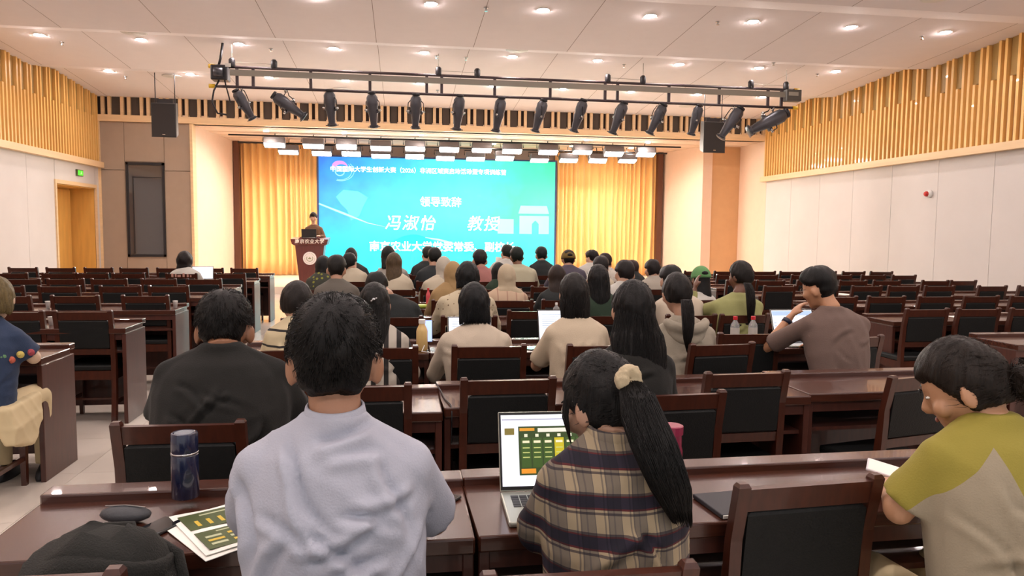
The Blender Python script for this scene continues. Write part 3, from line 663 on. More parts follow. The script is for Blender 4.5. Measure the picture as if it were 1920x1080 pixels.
for k, (y, xs) in enumerate(RROWS):
    for j, x in enumerate(xs):
        chair(x, y, 'dark wood black-padded chair, panel wall block, %s row from stage, %s from aisle' % (ORD[k + 1], ORD[j + 1]), rn.uniform(-.03, .03))
# middle block, rows 1..5 from stage: x list with occupied seats pushed back
MROWS = [(11.7, [-.61, .33, 1.52, 2.09, 2.82], [-.05, .9]), (10.4, [-.59, -.12, .4, 1.04, 1.53, 2.2, 2.74, 3.3 - .2], []), (9.15, [-.85, -.06, .42, 1.12, 2.27, 2.94], [1.72]),
         (7.86, [-.6, .49, 1.02, 1.53, 2.19, 3.0], [-.05]), (6.57, [-.05, .51, 1.62, 2.28, 2.73], [-.65, 1.07])]
for k, (yf, occ, emp) in enumerate(MROWS):
    al = sorted([(x, 1) for x in occ] + [(x, 0) for x in emp])
    for j, (x, o_) in enumerate(al):
        chair(x, yf - 1.0 if o_ else yf - .62, 'dark wood black-padded chair, middle block, %s row from stage, %s from podium side' % (ORD[k + 1], ORD[j + 1]), rn.uniform(-.04, .04))
for x, y, rz, lb in ((-.6, 4.1, .03, 'dark chair under the woman in striped tee'), (-.12, 4.14, -.02, 'dark chair behind the woman with long clipped hair'), (.495, 4.14, .0, 'dark chair behind the woman with black bob and white blouse'),
                     (1.155, 4.12, .02, 'dark chair behind the woman in cream blouse'), (1.875, 4.10, .12, 'dark chair angled behind the person in grey hoodie'),
                     (2.25, 4.52, -.02, 'dark empty chair just behind two water bottles'), (2.87, 4.32, .12, 'dark chair behind the man in taupe tee'),
                     (-.735, 2.57, -.02, 'dark chair behind the man in black tee'), (-.17, 3.12, .0, 'dark empty chair beside the man in black tee, partly behind white-shirt man'),
                     (.47, 3.2, .01, 'dark empty chair directly behind the open silver laptop'), (1.11, 2.84, .06, 'dark chair behind the woman with very long black hair'),
                     (1.61, 3.24, .04, 'dark empty chair tucked in by the long-haired woman in black'), (2.42, 3.1, .22, 'dark empty chair turned askew near the woman in yellow-green'),
                     (-.737, 1.46, -.02, 'dark chair with a black backpack on its seat'), (-.14, 1.23, 0, 'dark chair of the man in pale blue-white shirt'),
                     (.362, 1.345, 0, 'dark chair close behind the girl in plaid shirt'), (1.07, 1.775, .07, 'dark empty chair between plaid girl and woman in yellow-green'),
                     (1.66, 1.3, .05, 'dark chair of the woman in yellow-green top'), (-2.42, 4.3, .0, 'dark chair of the woman in blue embroidered blouse')):
    chair(x, y, lb, rz)

# ------------------------------------------------------------------ things on the desks
TZ = .76
def laptop(x, y, rz, label, w=.31, d=.215, ang=110, picture=None, lid=None, z=TZ):
    r = empty('laptop', (x, y, z + .0015), rz, label, 'laptop', 'open laptops on the desks')
    link('base', G().rbox((-w / 2, 0, 0), (w / 2, d, .014), .005).mesh('b'), lid or silver, r)
    g = G(); kw = (w - .05) / 12
    for i in range(12):
        for j in range(5): g.box((-w / 2 + .025 + i * kw + .0015, d - .035 - (j + 1) * .018, .0135), (-w / 2 + .025 + (i + 1) * kw - .0015, d - .035 - j * .018 - .0025, .0155))
    link('keyboard', g.mesh('k'), key_m, r)
    link('trackpad', G().box((-.055, .012, .0135), (.055, .075, .0146)).mesh('t'), mat('trackpad', (160, 164, 156), .3), r)
    s = link('screen_lid', G().rbox((-w / 2, -.004, 0), (w / 2, .004, d), .003).mesh('l'), lid or silver, r, (0, d, .014)); s.rotation_euler = (-math.radians(ang - 90), 0, 0)
    link('bezel', G().box((-w / 2 + .002, -.0048, .004), (w / 2 - .002, -.004, d - .002)).mesh('z'), black_pl, s)
    link('display', G().box((-w / 2 + .008, -.0056, .014), (w / 2 - .008, -.0048, d - .01)).mesh('d'), mat('lit_page', (230, 235, 245), .5, emit=(228, 232, 245), es=.7), s)
    if picture: picture(s, w, d)
    return r
def pic(s, name, x0, z0, x1, z1, rgb, lay=1, es=.38):
    link(name, G().box((x0, -.0056 - .0004 * lay, z0), (x1, -.0055, z1)).mesh(name), mat('pic_%d_%d_%d' % rgb, rgb, .5, emit=rgb, es=es), s)
def picA(s, w, d):
    a, b = -w / 2 + .06, w / 2 - .012; z0, z1 = .045, d - .045
    pic(s, 'slide', a, z0, b, z1, (44, 66, 24)); pic(s, 'thumbnail', -w / 2 + .018, d - .07, -w / 2 + .048, d - .05, (120, 110, 50))
    pic(s, 'title_bar', a + .004, z1 - .014, a + .05, z1 - .005, (210, 150, 40), 2); pic(s, 'title_line', a + .06, z1 - .018, b - .04, z1 - .006, (225, 228, 215), 2)
    pic(s, 'toolbar', -w / 2 + .01, d - .026, w / 2 - .01, d - .022, (170, 176, 196), 2)
    for k in range(6):
        xa = a + .008 + k * .034
        c = (54, 84, 28) if k != 3 else (190, 180, 30)
        pic(s, 'column', xa, z0 + .022, xa + .029, z1 - .035, c, 2); pic(s, 'column_head', xa + .004, z1 - .05, xa + .025, z1 - .043, (230, 226, 190), 3)
        for q in range(3): pic(s, 'text_line', xa + .004, z1 - .066 - q * .014, xa + .025, z1 - .063 - q * .014, (190, 200, 120), 3)
        pic(s, 'icon', xa + .01, z1 - .032, xa + .02, z1 - .023, (220, 226, 200), 2)
    pic(s, 'button', a + .006, z0 + .005, a + .05, z0 + .019, (228, 150, 40), 2)
def picB(s, w, d):
    pic(s, 'banner', -w / 2 + .01, d - .05, w / 2 - .01, d - .015, (168, 198, 232))
    for k, (x, z, c) in enumerate(((-.09, .09, (190, 90, 110)), (-.09, .06, (120, 110, 130)), (-.04, .1, (60, 80, 150)), (-.01, .1, (90, 100, 160)), (-.04, .06, (200, 110, 110)), (.0, .05, (190, 100, 100)), (.05, .1, (120, 140, 180)))):
        pic(s, 'picture_tile', x, z, x + .035, z + .025, c)
    for k in range(5): pic(s, 'side_link', -w / 2 + .015, .04 + k * .022, -w / 2 + .035, .045 + k * .022, (120, 150, 200))
def picC(s, w, d):
    for k in range(7): pic(s, 'text_line', -w / 2 + .03, d - .04 - k * .016, w / 2 - .06 - .01 * (k % 3), d - .036 - k * .016, (160, 180, 195))
    pic(s, 'chart', -w / 2 + .03, .03, -w / 2 + .08, .045, (130, 200, 150))
laptop(.455, 1.886, -.03, 'open silver laptop showing a dark green slide in front of plaid girl', .345, .235, 112, picA)
laptop(2.83, 4.73, .0, 'open laptop with a web page in front of the man in taupe tee', .33, .235, 112, picB)
laptop(.46, 4.74, .0, 'open laptop before the woman with black bob, only its pale edge showing', .3, .2, 112, picC)
laptop(1.10, 4.74, -.03, 'open black laptop with a document before the woman in cream blouse', .34, .24, 112, picC, black_pl)
laptop(-2.88, 11.26, .1, 'open laptop beside the lone student in white tee', .3, .2, 105, picC)
lp = laptop(-2.12, 17.98, PI, 'open black laptop on the podium facing the speaker', .34, .2, 100, None, black_pl, SZ + 1.145)

def thermos():
    ZS = .68
    r = empty('thermos', (-.606, 2.165, TZ + .0255), 0, 'tall navy blue thermos flask with a steel ring on the desk', 'flask')
    nb = mat('navy_enamel', (22, 30, 58), .25, coat=.5)
    link('body', G().lathe([(.034, 0), (.037, .004), (.037, .18), (.0355, .186)], n=28).mesh('b', True), nb, r)
    link('ring', G().lathe([(.0365, .186), (.0375, .188), (.0375, .192), (.0365, .194)], n=28).mesh('rg', True), chrome, r)
    me = G().lathe([(.036, .194), (.0365, .196), (.0362, .268), (.034, .274), (.03, .275), (.026, .272)], n=28).mesh('c', True); autosmooth(me, 40); link('lid', me, nb, r)
    r.scale = (1, 1, ZS); link('lid_disc', G().lathe([(.026, .271), (.026, .274), (.024, .2745)], n=28).mesh('d'), mat('lid_grey', (96, 104, 116), .3, metal=.5), r)
thermos()
def leaflets():
    for k, (x, y, rz, lb) in enumerate(((-.452, 1.985, .56, 'uppermost green and gold printed leaflet beside the white-shirt man'), (-.462, 1.965, .64, 'printed leaflet peeking from beneath the green and gold one'))):
        z = TZ + (.006 if k == 0 else .001)
        r = empty('leaflet', (x, y, z), rz, lb, 'leaflet', 'leaflets on the desk')
        g = G(); n = 10; v = []
        for i in range(n + 1):
            xx = -.105 + .21 * i / n
            for yy in (-.148, 0, .148): v.append((xx, yy, .0015 + .002 * math.sin(i * .7 + yy * 9)))
        m = len(v); v += [(p[0], p[1], p[2] + .0015) for p in v[:]]; f = []
        for i in range(n):
            for j in range(2): a = i * 3 + j; f.append((a, a + 1, a + 4, a + 3)); f.append((a + m, a + 3 + m, a + 4 + m, a + 1 + m))
        bd = [3 * i for i in range(n + 1)] + [3 * n + 1, 3 * n + 2] + [3 * i + 2 for i in range(n - 1, -1, -1)] + [1]
        for i in range(len(bd)): a, b = bd[i], bd[(i + 1) % len(bd)]; f.append((a, b, b + m, a + m))
        link('sheet', G().add(v, f).mesh('s'), paper, r)
        if k == 0:
            gr = mat('print_olive', (70, 82, 40), .5); go = mat('print_gold', (206, 176, 60), .5); pl = mat('print_pale', (180, 186, 150), .6)
            for j, (a, b) in enumerate((((-.09, .012), (.09, .125)), ((-.09, -.13), (.09, -.012)))): link('printed_panel', G().box((a[0], a[1], .0045), (b[0], b[1], .0056)).mesh('p'), gr, r)
            for q in range(4): link('printed_bar', G().box((-.065 + q * .03, .03, .0056), (-.055 + q * .03, .07, .006)).mesh('p'), go, r)
            link('printed_title', G().box((-.04, .1, .0056), (.06, .108, .006)).mesh('p'), pl, r); link('printed_title', G().box((-.04, -.03, .0056), (.06, -.024, .006)).mesh('p'), pl, r)
            for q in range(9): link('printed_cell', G().box((-.075 + (q % 3) * .055, -.06 - (q // 3) * .024, .0056), (-.035 + (q % 3) * .055, -.048 - (q // 3) * .024, .006)).mesh('p'), go if q % 2 else pl, r)
    r = empty('pen', (-.40, 2.09, TZ + .016), .75, 'dark pen lying across the printed leaflet', 'pen')
    link('barrel', G().tube([(-.06, 0, 0), (.05, 0, 0)], .005, 10).mesh('b', True), black_pl, r); link('tip', G().tube([(.05, 0, 0), (.065, 0, 0)], [.005, .001], 10).mesh('t', True), chrome, r); link('clip', G().box((-.055, -.001, .005), (-.02, .001, .008)).mesh('c'), mat('pen_gold', (206, 176, 60), .3, metal=.6), r)
leaflets()
def phone(x, y, rz, label, z=TZ, lit=None, w=.074, d=.152):
    r = empty('phone', (x, y, z + .001), rz, label, 'phone')
    link('body', G().rbox((-w / 2, -d / 2, 0), (w / 2, d / 2, .009), .004).mesh('b'), black_pl, r)
    link('display', G().box((-w / 2 + .004, -d / 2 + .005, .009), (w / 2 - .004, d / 2 - .005, .0094)).mesh('d'), lit or mat('phone_glass', (20, 22, 26), .08), r)
    link('camera_bump', G().box((-w / 2 + .01, d / 2 - .03, -.001), (-w / 2 + .03, d / 2 - .01, 0)).mesh('c'), black_pl, r)
    return r
phone(-.635, 1.985, -.5, 'glossy black phone beside the printed leaflets')
phone(.10, 2.09, -.7, 'dark phone in a pale case beside the elbow of the white-shirt man')
glow = mat('phone_lit', (150, 180, 255), .4, emit=(170, 190, 255), es=1.0); green = mat('phone_green', (90, 220, 170), .4, emit=(100, 226, 180), es=.8)
phone(.87, 4.80, -.8, 'phone with a green lit display beside the black laptop', TZ + .004, green)
phone(.17, 4.95, 0, 'phone standing upright with a blue lit display behind the beige bottle', TZ + .11, glow).rotation_euler = (1.3, 0, 0)
phone(.33, 8.9, .2, 'bright phone lying before the person in white headscarf', TZ, glow); phone(.14, 8.82, -.2, 'bright phone beside the long light-brown hair', TZ, glow)
r = empty('notepad', (.84, 4.80, TZ), .25, 'white paper pad beneath the green lit phone', 'notepad'); link('pad', G().box((-.11, -.1, 0.0005), (.11, .1, .004)).mesh('p'), paper, r); link('binding', G().box((-.11, .09, .004), (.11, .1, .006)).mesh('p'), chrome, r)
r = empty('notebook', (.985, 1.975, TZ), .1, 'black closed notebook on the desk beside plaid girl', 'notebook'); link('cover', G().rbox((-.12, -.085, .001), (.12, .085, .014), .003).mesh('c'), mat('notebook_cover', (42, 42, 48), .6), r); link('pages', G().box((-.117, -.088, .003), (.117, -.08, .012)).mesh('p'), paper, r)
r = empty('pouch', (-.73, 2.06, TZ), -.2, 'small dark grey pouch lying behind the backpack', 'pouch'); me = G().ball((0, 0, .022), (.07, .035, .022), 16, 8).mesh('b', True); link('body', me, mat('pouch_cloth', (58, 60, 64), .6, bump=.3), r); link('zipper', G().tube([(-.055, 0, .042), (0, 0, .046), (.055, 0, .042)], .002, 6).mesh('z'), chrome, r)

def bottle(x, y, label, h, rad, body, cap, kind='bottle', z=TZ, label_m=None, capr=None, group=None, neck=.4):
    r = empty(kind, (x, y, z), 0, label, 'bottle', group)
    hb = h * (1 - .13); cr = capr or rad * neck
    me = G().lathe([(rad * .85, 0), (rad, h * .03), (rad, hb * .72), (rad * .9, hb * .8), (cr * .9, hb * .95), (cr * .85, hb)], n=20).mesh('b', True); autosmooth(me, 50); link('body', me, body, r)
    link('cap', G().lathe([(cr, hb), (cr * 1.02, h * .99), (cr * .9, h)], n=16).mesh('c'), cap, r)
    if label_m: link('label', G().lathe([(rad * 1.015, h * .25), (rad * 1.015, h * .58)], n=20, cap=False).mesh('l', True), label_m, r)
    return r
pet = mat('clear_plastic', (226, 230, 232), .08, trans=.75); redcap = mat('red_cap', (196, 40, 50), .4); lab = mat('bottle_label', (190, 186, 178), .5)
bottle(2.377, 5.0, 'clear water bottle with red cap, on podium side of its twin', .19, .032, pet, redcap, label_m=lab, group='two water bottles', neck=.5)
bottle(2.514, 5.0, 'clear water bottle with red cap, next to the web page laptop', .19, .032, pet, redcap, label_m=lab, group='two water bottles', neck=.5)
bottle(.134, 4.83, 'beige milk tea bottle with white cap behind the empty chair', .205, .037, mat('milk_tea', (214, 184, 122), .35, coat=.4), white_pl, neck=.6)
bottle(.805, 2.1, 'magenta drink bottle with rounded lid past the shoulder of plaid girl', .21, .036, mat('magenta_plastic', (124, 22, 58), .35), mat('magenta_lid', (134, 34, 66), .35), capr=.036)
bottle(.27, 7.5, 'slim pink bottle standing near the dotted blouse', .2, .022, mat('pink_plastic', (214, 86, 96), .4), redcap, neck=.5)
bottle(1.37, 6.45, 'small clear bottle between two chairs before the brown-haired woman', .15, .03, pet, white_pl, neck=.4)
bottle(4.92, 7.2, 'small white-topped water bottle near the head of the taupe tee man', .13, .03, pet, white_pl, neck=.5)
bottle(.42, 11.5, 'clear bottle on the first desk row before the black and white tee man', .2, .033, pet, white_pl, neck=.4)
bottle(-.33, 11.4, 'clear bottle on the first desk row near the podium', .2, .033, pet, white_pl, neck=.4)
def cup(x, y, label, m=None):
    r = empty('paper_cup', (x, y, TZ), 0, label, 'cup', 'paper cups on the desks'); r.scale = (.6, .6, .75); link('body', G().lathe([(.027, 0), (.038, .088), (.04, .09)], n=18).mesh('b', True), m or white_pl, r); link('rim', G().tube([(.04 * math.cos(a), .04 * math.sin(a), .09) for a in np.linspace(0, 2 * PI, 19)], .0025, 6).mesh('r', True), m or white_pl, r)
cup(-2.74, 6.3, 'white paper cup between the two chairs nearest the exit door aisle'); cup(.71, 5.0, 'red paper cup by the elbow of the dotted blouse', redcap); cup(-2.18, 7.6, 'white paper cup at the aisle end of a desk'); cup(-3.33, 7.6, 'white paper cup on the desk past the blue blouse woman')
r = empty('packet', (.185, 7.48, TZ), .1, 'green and yellow snack packet on the desk', 'packet'); link('pack', G().rbox((-.09, -.05, 0.001), (.09, .05, .035), .015).mesh('p'), mat('packet_green', (170, 190, 70), .4), r); link('wrapper_end', G().box((-.11, -.05, .016), (-.085, .05, .019)).box((.085, -.05, .016), (.11, .05, .019)).mesh('q'), paper, r)
r = empty('paper_slip', (1.50, 11.06, .985), 0, 'white paper sheet held up by a listener in white shirt', 'paper'); o = link('sheet', G().box((-.1, 0, 0), (.1, .002, .16)).mesh('s'), paper, r); o.rotation_euler = (-.3, .1, 0)
for k, (x, y) in enumerate(((5.35, 6.38), (6.3, 6.4), (4.9, 7.66), (6.1, 7.7), (5.7, 8.95))):
    r = empty('paper_sheet', (x, y, TZ + .001), .1 * k, 'white paper sheet on panel wall block desk, %s by the %s chair' % (('sixth row', 'sixth row', 'fifth row', 'fifth row', 'fourth row')[k], ('second', 'fourth', 'first', 'third', 'second')[k]), 'paper', 'loose sheets on the panel wall desks'); link('sheet', G().box((-.105, -.14, 0), (.105, .14, .002)).mesh('s'), paper, r)
c = link('charging_cable', G().tube([(.17, 3.64, .79), (.19, 3.55, .768), (.2, 3.4, .766), (.22, 3.27, .766), (.222, 3.24, .74), (.22, 3.24, .6)], .0035, 6).mesh('c', True), black_pl); tag(c, 'thin black cable hanging over the desk edge between two desks', 'cable')
c = link('charging_cable', G().tube([(.1, 4.83, .768), (.15, 4.8, .80), (.13, 4.74, .768), (.2, 4.7, .766), (.28, 4.74, .766)], .003, 6).mesh('c', True), white_pl); tag(c, 'thin white cable by the beige bottle', 'cable')
def backpack():
    r = empty('backpack', (-.645, 1.68, .466), .0, 'black canvas backpack standing on a chair seat', 'backpack')
    bc = mat('bag_cloth', (26, 26, 22), .85, bump=.5, bscale=240, var=.1)
    def blob(cx, cy, cz, sx, sy, sz, p=2.6, n=28, m=14):
        rings = []
        for i in range(m + 1):
            t = -1 + 2 * (.012 + .976 * i / m); z = t; rr = (1 - abs(t) ** p) ** (1 / p) if i not in () else 0
            rings.append([(cx + sx * rr * math.copysign(abs(math.cos(a)) ** .75, math.cos(a)) * (1 - .1 * max(0, t)), cy + sy * rr * math.copysign(abs(math.sin(a)) ** .75, math.sin(a)), cz + sz * z + .01 * math.sin(3 * a + i)) for a in [2 * PI * j / n for j in range(n)]])
        return G().loft(rings)
    link('main_body', blob(0, 0, .215, .165, .1, .215).mesh('b', True), bc, r)
    link('front_pocket', blob(.0, -.1, .15, .125, .035, .12).mesh('b', True), bc, r)
    link('lid', blob(-.01, .0, .335, .15, .105, .065).mesh('b', True), bc, r)
    link('webbing', G().box((.03, -.108, .06), (.06, -.1, .36)).box((-.075, -.108, .06), (-.045, -.1, .36)).mesh('w'), mat('bag_webbing', (30, 30, 30), .6), r)
    link('zipper', G().tube([(.15 * math.cos(a), -.07 - .02 * math.sin(a), .3 + .05 * math.sin(a)) for a in np.linspace(0, PI, 12)], .004, 6).mesh('z'), black_pl, r)
    link('handle', G().tube([(-.04, .08, .375), (-.03, .10, .395), (.03, .10, .395), (.04, .08, .375)], .008, 8).mesh('h', True), bc, r)
    link('shoulder_strap', G().tube([(.08, .07, .37), (.14, .05, .34), (.18, .0, .22), (.165, -.03, .08)], .014, 8).mesh('s', True), bc, r)
backpack()
def lin2(c): return lin(tuple(v * .82 for v in c))

# ------------------------------------------------------------------ people
def fuse(g, voxel, it=4, name='m'):
    me = g.mesh('tmp'); o = bpy.data.objects.new('tmp', me); COL.objects.link(o)
    a = o.modifiers.new('r', 'REMESH'); a.mode = 'VOXEL'; a.voxel_size = voxel; a.adaptivity = 0
    b = o.modifiers.new('s', 'SMOOTH'); b.factor = .5; b.iterations = it
    dg = bpy.context.evaluated_depsgraph_get(); out = bpy.data.meshes.new_from_object(o.evaluated_get(dg), depsgraph=dg)
    bpy.data.objects.remove(o); bpy.data.meshes.remove(me); out.name = name; out.shade_smooth(); return out
def getv(me):
    a = np.empty(len(me.vertices) * 3, np.float32); me.vertices.foreach_get('co', a); return a.reshape(-1, 3)
def getn(me):
    a = np.empty(len(me.vertices) * 3, np.float32); me.vertices.foreach_get('normal', a); return a.reshape(-1, 3)
def setv(me, v): me.vertices.foreach_set('co', v.astype(np.float32).ravel()); me.update()
def folds(me, amp, seed=0, freq=9.0, diag=.6):
    """soft ridged cloth folds pushed along the normals"""
    v = getv(me); n = getn(me); rs = np.random.RandomState(seed); d = np.zeros(len(v))
    for k in range(5):
        a = rs.normal(size=3); a[2] *= .8; a /= np.linalg.norm(a); b = rs.normal(size=3); b /= np.linalg.norm(b)
        w = np.sin(v @ b * freq * .55 + rs.uniform(0, 6)) * 1.3
        s = np.sin(v @ a * freq * (1 + .45 * k) + w + rs.uniform(0, 6)); m = .5 + .5 * np.sin(v @ b * 5 + rs.uniform(0, 6))
        d += ((1 - np.abs(s)) ** 2.2 - .25) * m / (1 + .35 * k)
    setv(me, v + n * (amp * d)[:, None])
def creases(me, segs, w, depth, back=True):
    v = getv(me); n = getn(me); d = np.zeros(len(v)); P_ = v[:, [0, 2]]
    for (x0, z0, x1, z1, k) in segs:
        A = np.array([x0, z0]); B = np.array([x1, z1]); t = B - A; L_ = np.linalg.norm(t); t = t / L_; q = P_ - A; u = q @ t; s = q[:, 0] * t[1] - q[:, 1] * t[0] + .015 * np.sin(u * 22 + x0 * 40)
        e = np.clip(u / (.25 * L_), 0, 1) * np.clip((L_ - u) / (.35 * L_), 0, 1); e = e * e * (3 - 2 * e)
        d += k * e * (np.exp(-((s - 1.1 * w) / w) ** 2) - 1.1 * np.exp(-((s + .6 * w) / (.7 * w)) ** 2))
    if back: d *= np.clip(.35 - n[:, 1], 0, 1)
    setv(me, v + n * (depth * d)[:, None])
def smooth01(x): x = np.clip(x, 0, 1); return x * x * (3 - 2 * x)

SK = np.array([.076, .096, .116])
def hair_shell(hs, style, n=40, m=28, seed=0, thick=.015, nape=-.54):
    """closed cap around the skull that dips beneath the skin past the hairline"""
    g = G(); rs = np.random.RandomState(seed); ph = rs.uniform(0, 6, 4); rings = []
    for i in range(m + 1):
        el = -PI / 2 + PI * (.01 + .98 * i / m); ring = []
        for j in range(n):
            th = 2 * PI * j / n
            d = np.array([math.cos(el) * math.cos(th), math.cos(el) * math.sin(th), math.sin(el)])
            fr = .5 + .5 * d[1] / max(1e-3, math.hypot(d[0], d[1]))     # 0 back .. 1 front
            if style == 'short': thr = nape + (.14 - nape) * smooth01((fr - .24) / .16) + .32 * smooth01((fr - .62) / .3)
            elif style == 'up': thr = -.74 + 1.1 * smooth01((fr - .45) / .45)
            else: thr = -.9 + 1.3 * smooth01((fr - .5) / .4)
            thr += .03 * math.sin(th * 9 + ph[0]) + .02 * math.sin(th * 17 + ph[1])
            k = float(smooth01((d[2] - thr) / .16))
            r0 = 1 / math.sqrt(((d / SK) ** 2).sum())
            if style == 'short': r0 = .3 * r0 + .7 / ((np.abs(d / (SK * np.array([1.0, 1.0, .97]))) ** 3.0).sum()) ** (1 / 3.0)
            t = thick * (1.15 if d[2] > .1 else 1) * (.75 + .25 * smooth01((d[2] + .6) / .6))
            if style == 'short': t *= 1 - .55 * float(smooth01((abs(d[0]) - .45) / .4)) * float(smooth01((.35 - d[2]) / .4))
            t += thick * .14 * (math.sin(th * 5 + d[2] * 6 + ph[2]) + math.sin(th * 11 - d[2] * 9 + ph[3]))
            r = r0 * (.90 + .10 * k) + t * k * (1 if style != 'short' else (.45 + .55 * smooth01((d[2] + .55) / .8)))
            ring.append(d * r * hs + np.array([0, -.004, .002]))
        rings.append([tuple(p) for p in ring])
    return g.loft(rings)
def sweep(rings, n=22, flat=0):
    """rings: (center, rx, ry) ellipses, listed upward or downward; closed"""
    out = []
    if rings[0][0][2] > rings[-1][0][2]: rings = rings[::-1]
    for c, rx, ry in rings:
        out.append([(c[0] + rx * math.cos(2 * PI * j / n), c[1] + ry * math.sin(2 * PI * j / n), c[2]) for j in range(n)])
    return G().loft(out)
def catm(rings, k=4):
    R = []
    for a, b in zip(rings, rings[1:]):
        for i in range(k): t = i / k; R.append((tuple(a[0][q] + (b[0][q] - a[0][q]) * t for q in range(3)), a[1] + (b[1] - a[1]) * t, a[2] + (b[2] - a[2]) * t))
    R.append(rings[-1]); return R
def strands_sweep(g, rings, count, th_range, seed, rad=.0014, out=.002, tail=.02):
    rs = random.Random(seed)
    for _ in range(count):
        th = rs.uniform(*th_range); st = rs.random() ** 2 * .5; o_ = rs.uniform(.97, 1.0) ; ex = rs.uniform(-.001, out); w = rs.uniform(-.12, .12); pts = []
        N = 6
        for i in range(N):
            t = (st + (1 - st) * i / (N - 1)) * (len(rings) - 1); k = min(int(t), len(rings) - 2); u = t - k
            a, b = rings[k], rings[k + 1]
            c = [a[0][q] + (b[0][q] - a[0][q]) * u for q in range(3)]; rx = a[1] + (b[1] - a[1]) * u; ry = a[2] + (b[2] - a[2]) * u
            tt = th + w * math.sin(i * 1.1)
            pts.append((c[0] + (rx * o_ + ex) * math.cos(tt), c[1] + (ry * o_ + ex) * math.sin(tt), c[2]))
        p, q = Vector(pts[-2]), Vector(pts[-1]); pts.append(tuple(q + (q - p).normalized() * rs.uniform(0, tail)))
        g.tube(pts, [rad] * N + [rad * .2], 3)
def strands_cap(g, hs, style, count, seed, thick, length=.035, whorl=(-.0, -.55, .83), rad=.0009, lift=.35):
    rs = np.random.RandomState(seed); wv = np.array(whorl); wv = wv / np.linalg.norm(wv)
    for _ in range(count):
        d = rs.normal(size=3); d /= np.linalg.norm(d)
        fr = .5 + .5 * d[1] / max(1e-3, math.hypot(d[0], d[1]))
        thr = -.52 + .60 * float(smooth01((fr - .26) / .16)) + .38 * float(smooth01((fr - .62) / .3))
        if style != 'short' and fr > .5: continue
        if style != 'short': thr = -.74 + 1.1 * float(smooth01((fr - .45) / .45))
        if d[2] < thr + (.15 if style == 'short' else .28): continue
        if style == 'short' and abs(d[0]) > .6 and d[2] < .12: continue
        r0 = 1 / math.sqrt(((d / SK) ** 2).sum())
        if style == 'short': r0 = .3 * r0 + .7 / ((np.abs(d / (SK * np.array([1.0, 1.0, .97]))) ** 3.0).sum()) ** (1 / 3.0)
        kk = .45 + .55 * float(smooth01((d[2] + .55) / .8)) if style == 'short' else 1
        p = d * (r0 + thick * kk * .9) * hs + np.array([0, -.004, .002])
        t = d - wv * (d @ wv); t = -wv + d * (d @ wv); t /= (np.linalg.norm(t) + 1e-6)
        t = t + rs.normal(size=3) * .18; nrm = d / SK ** 2; nrm /= np.linalg.norm(nrm); t = t - nrm * (t @ nrm); t /= np.linalg.norm(t)
        L_ = length * rs.uniform(.6, 1.2) * (.4 + .6 * kk)
        p1 = p + t * L_ * .5 + nrm * L_ * lift * .5; p2 = p + t * L_ + nrm * L_ * lift * .55
        p2 = p2 - nrm * max(0, L_ * .25)
        g.tube([tuple(p - nrm * .004), tuple(p1), tuple(p2)], [rad, rad, rad * .25], 3)

EYE = {}
def face_parts(root, HM, hs, brow):
    if 'w' not in EYE:
        EYE['w'] = G().ball((0, 0, 0), (.0125, .0085, .0042), 10, 8).mesh('eye', True); EYE['i'] = G().ball((0, .0055, 0), (.005, .0038, .0046), 8, 6).mesh('iris', True)
        EYE['m'] = G().ball((0, 0, 0), (.022, .005, .0065), 12, 6).mesh('mouth', True); EYE['b'] = G().tube([(-.016, 0, -.002), (0, .003, .003), (.016, 0, -.001)], [.0022, .003, .0018], 6).mesh('brow', True)
    wm = mat('eye_white', (226, 222, 214), .3); im = mat('eye_iris', (36, 22, 16), .2); lm = mat('lips', (140, 84, 74), .5)
    def put(n, me, m, p):
        o = link(n, me, m, root); M = HM @ Matrix.Translation(p); o.matrix_local = M @ Matrix.Scale(hs, 4); return o
    for s in (-1, 1):
        e = put('eye', EYE['w'], wm, (s * .031, .0815, .004)); link('iris', EYE['i'], im, e)
        put('eyebrow', EYE['b'], brow, (s * .032, .0925, .027))
    put('mouth', EYE['m'], lm, (0, .0905, -.062))

def hand(g, wrist, dirv, palm_n, side, hs=1.0, curl=.5, spread=.16):
    """palm, four unequal fingers, thumb off the side of the palm"""
    d = Vector(dirv).normalized(); n = Vector(palm_n); n = (n - d * n.dot(d)).normalized(); s = d.cross(n) * side
    w = Vector(wrist); pl = .085 * hs
    for k, (a, fl_) in enumerate(((-.03, .066), (-.011, .076), (.009, .071), (.028, .055))):
        base = w + d * pl * (.98 if k in (1, 2) else .92) + s * a * hs
        g.tube([w + s * a * .5 * hs, base], [.013 * hs, .011 * hs], 7)
        dd = (d + s * a * spread * 12).normalized(); p0 = base; ang = 0; L_ = fl_ * hs
        for q, (fr, rr) in enumerate(((.46, .0095), (.3, .0085), (.24, .0075))):
            ang += curl * (.5 if q == 0 else .8); v = (dd * math.cos(ang) + n * math.sin(ang)); p1 = p0 + v * L_ * fr
            g.tube([p0, p1], [rr * hs, rr * .92 * hs], 7); g.ball(p1, rr * .95 * hs, 8, 6); p0 = p1
    g.ball(w + d * pl * .5, (.036 * hs, .036 * hs, .018 * hs), 10, 8, Matrix((s, d, n)).transposed())
    t0 = w + d * .025 * hs - s * .028 * hs; t1 = t0 + (d * .6 - s * .75 + n * .25).normalized() * .04 * hs; t2 = t1 + (d * .9 - s * .2 + n * .35).normalized() * .032 * hs
    g.tube([w + d * .01, t0, t1], [.014 * hs, .014 * hs, .011 * hs], 7); g.ball(t1, .0112 * hs, 8, 6); g.tube([t1, t2], [.0105 * hs, .0085 * hs], 7); g.ball(t2, .0085 * hs, 8, 6)

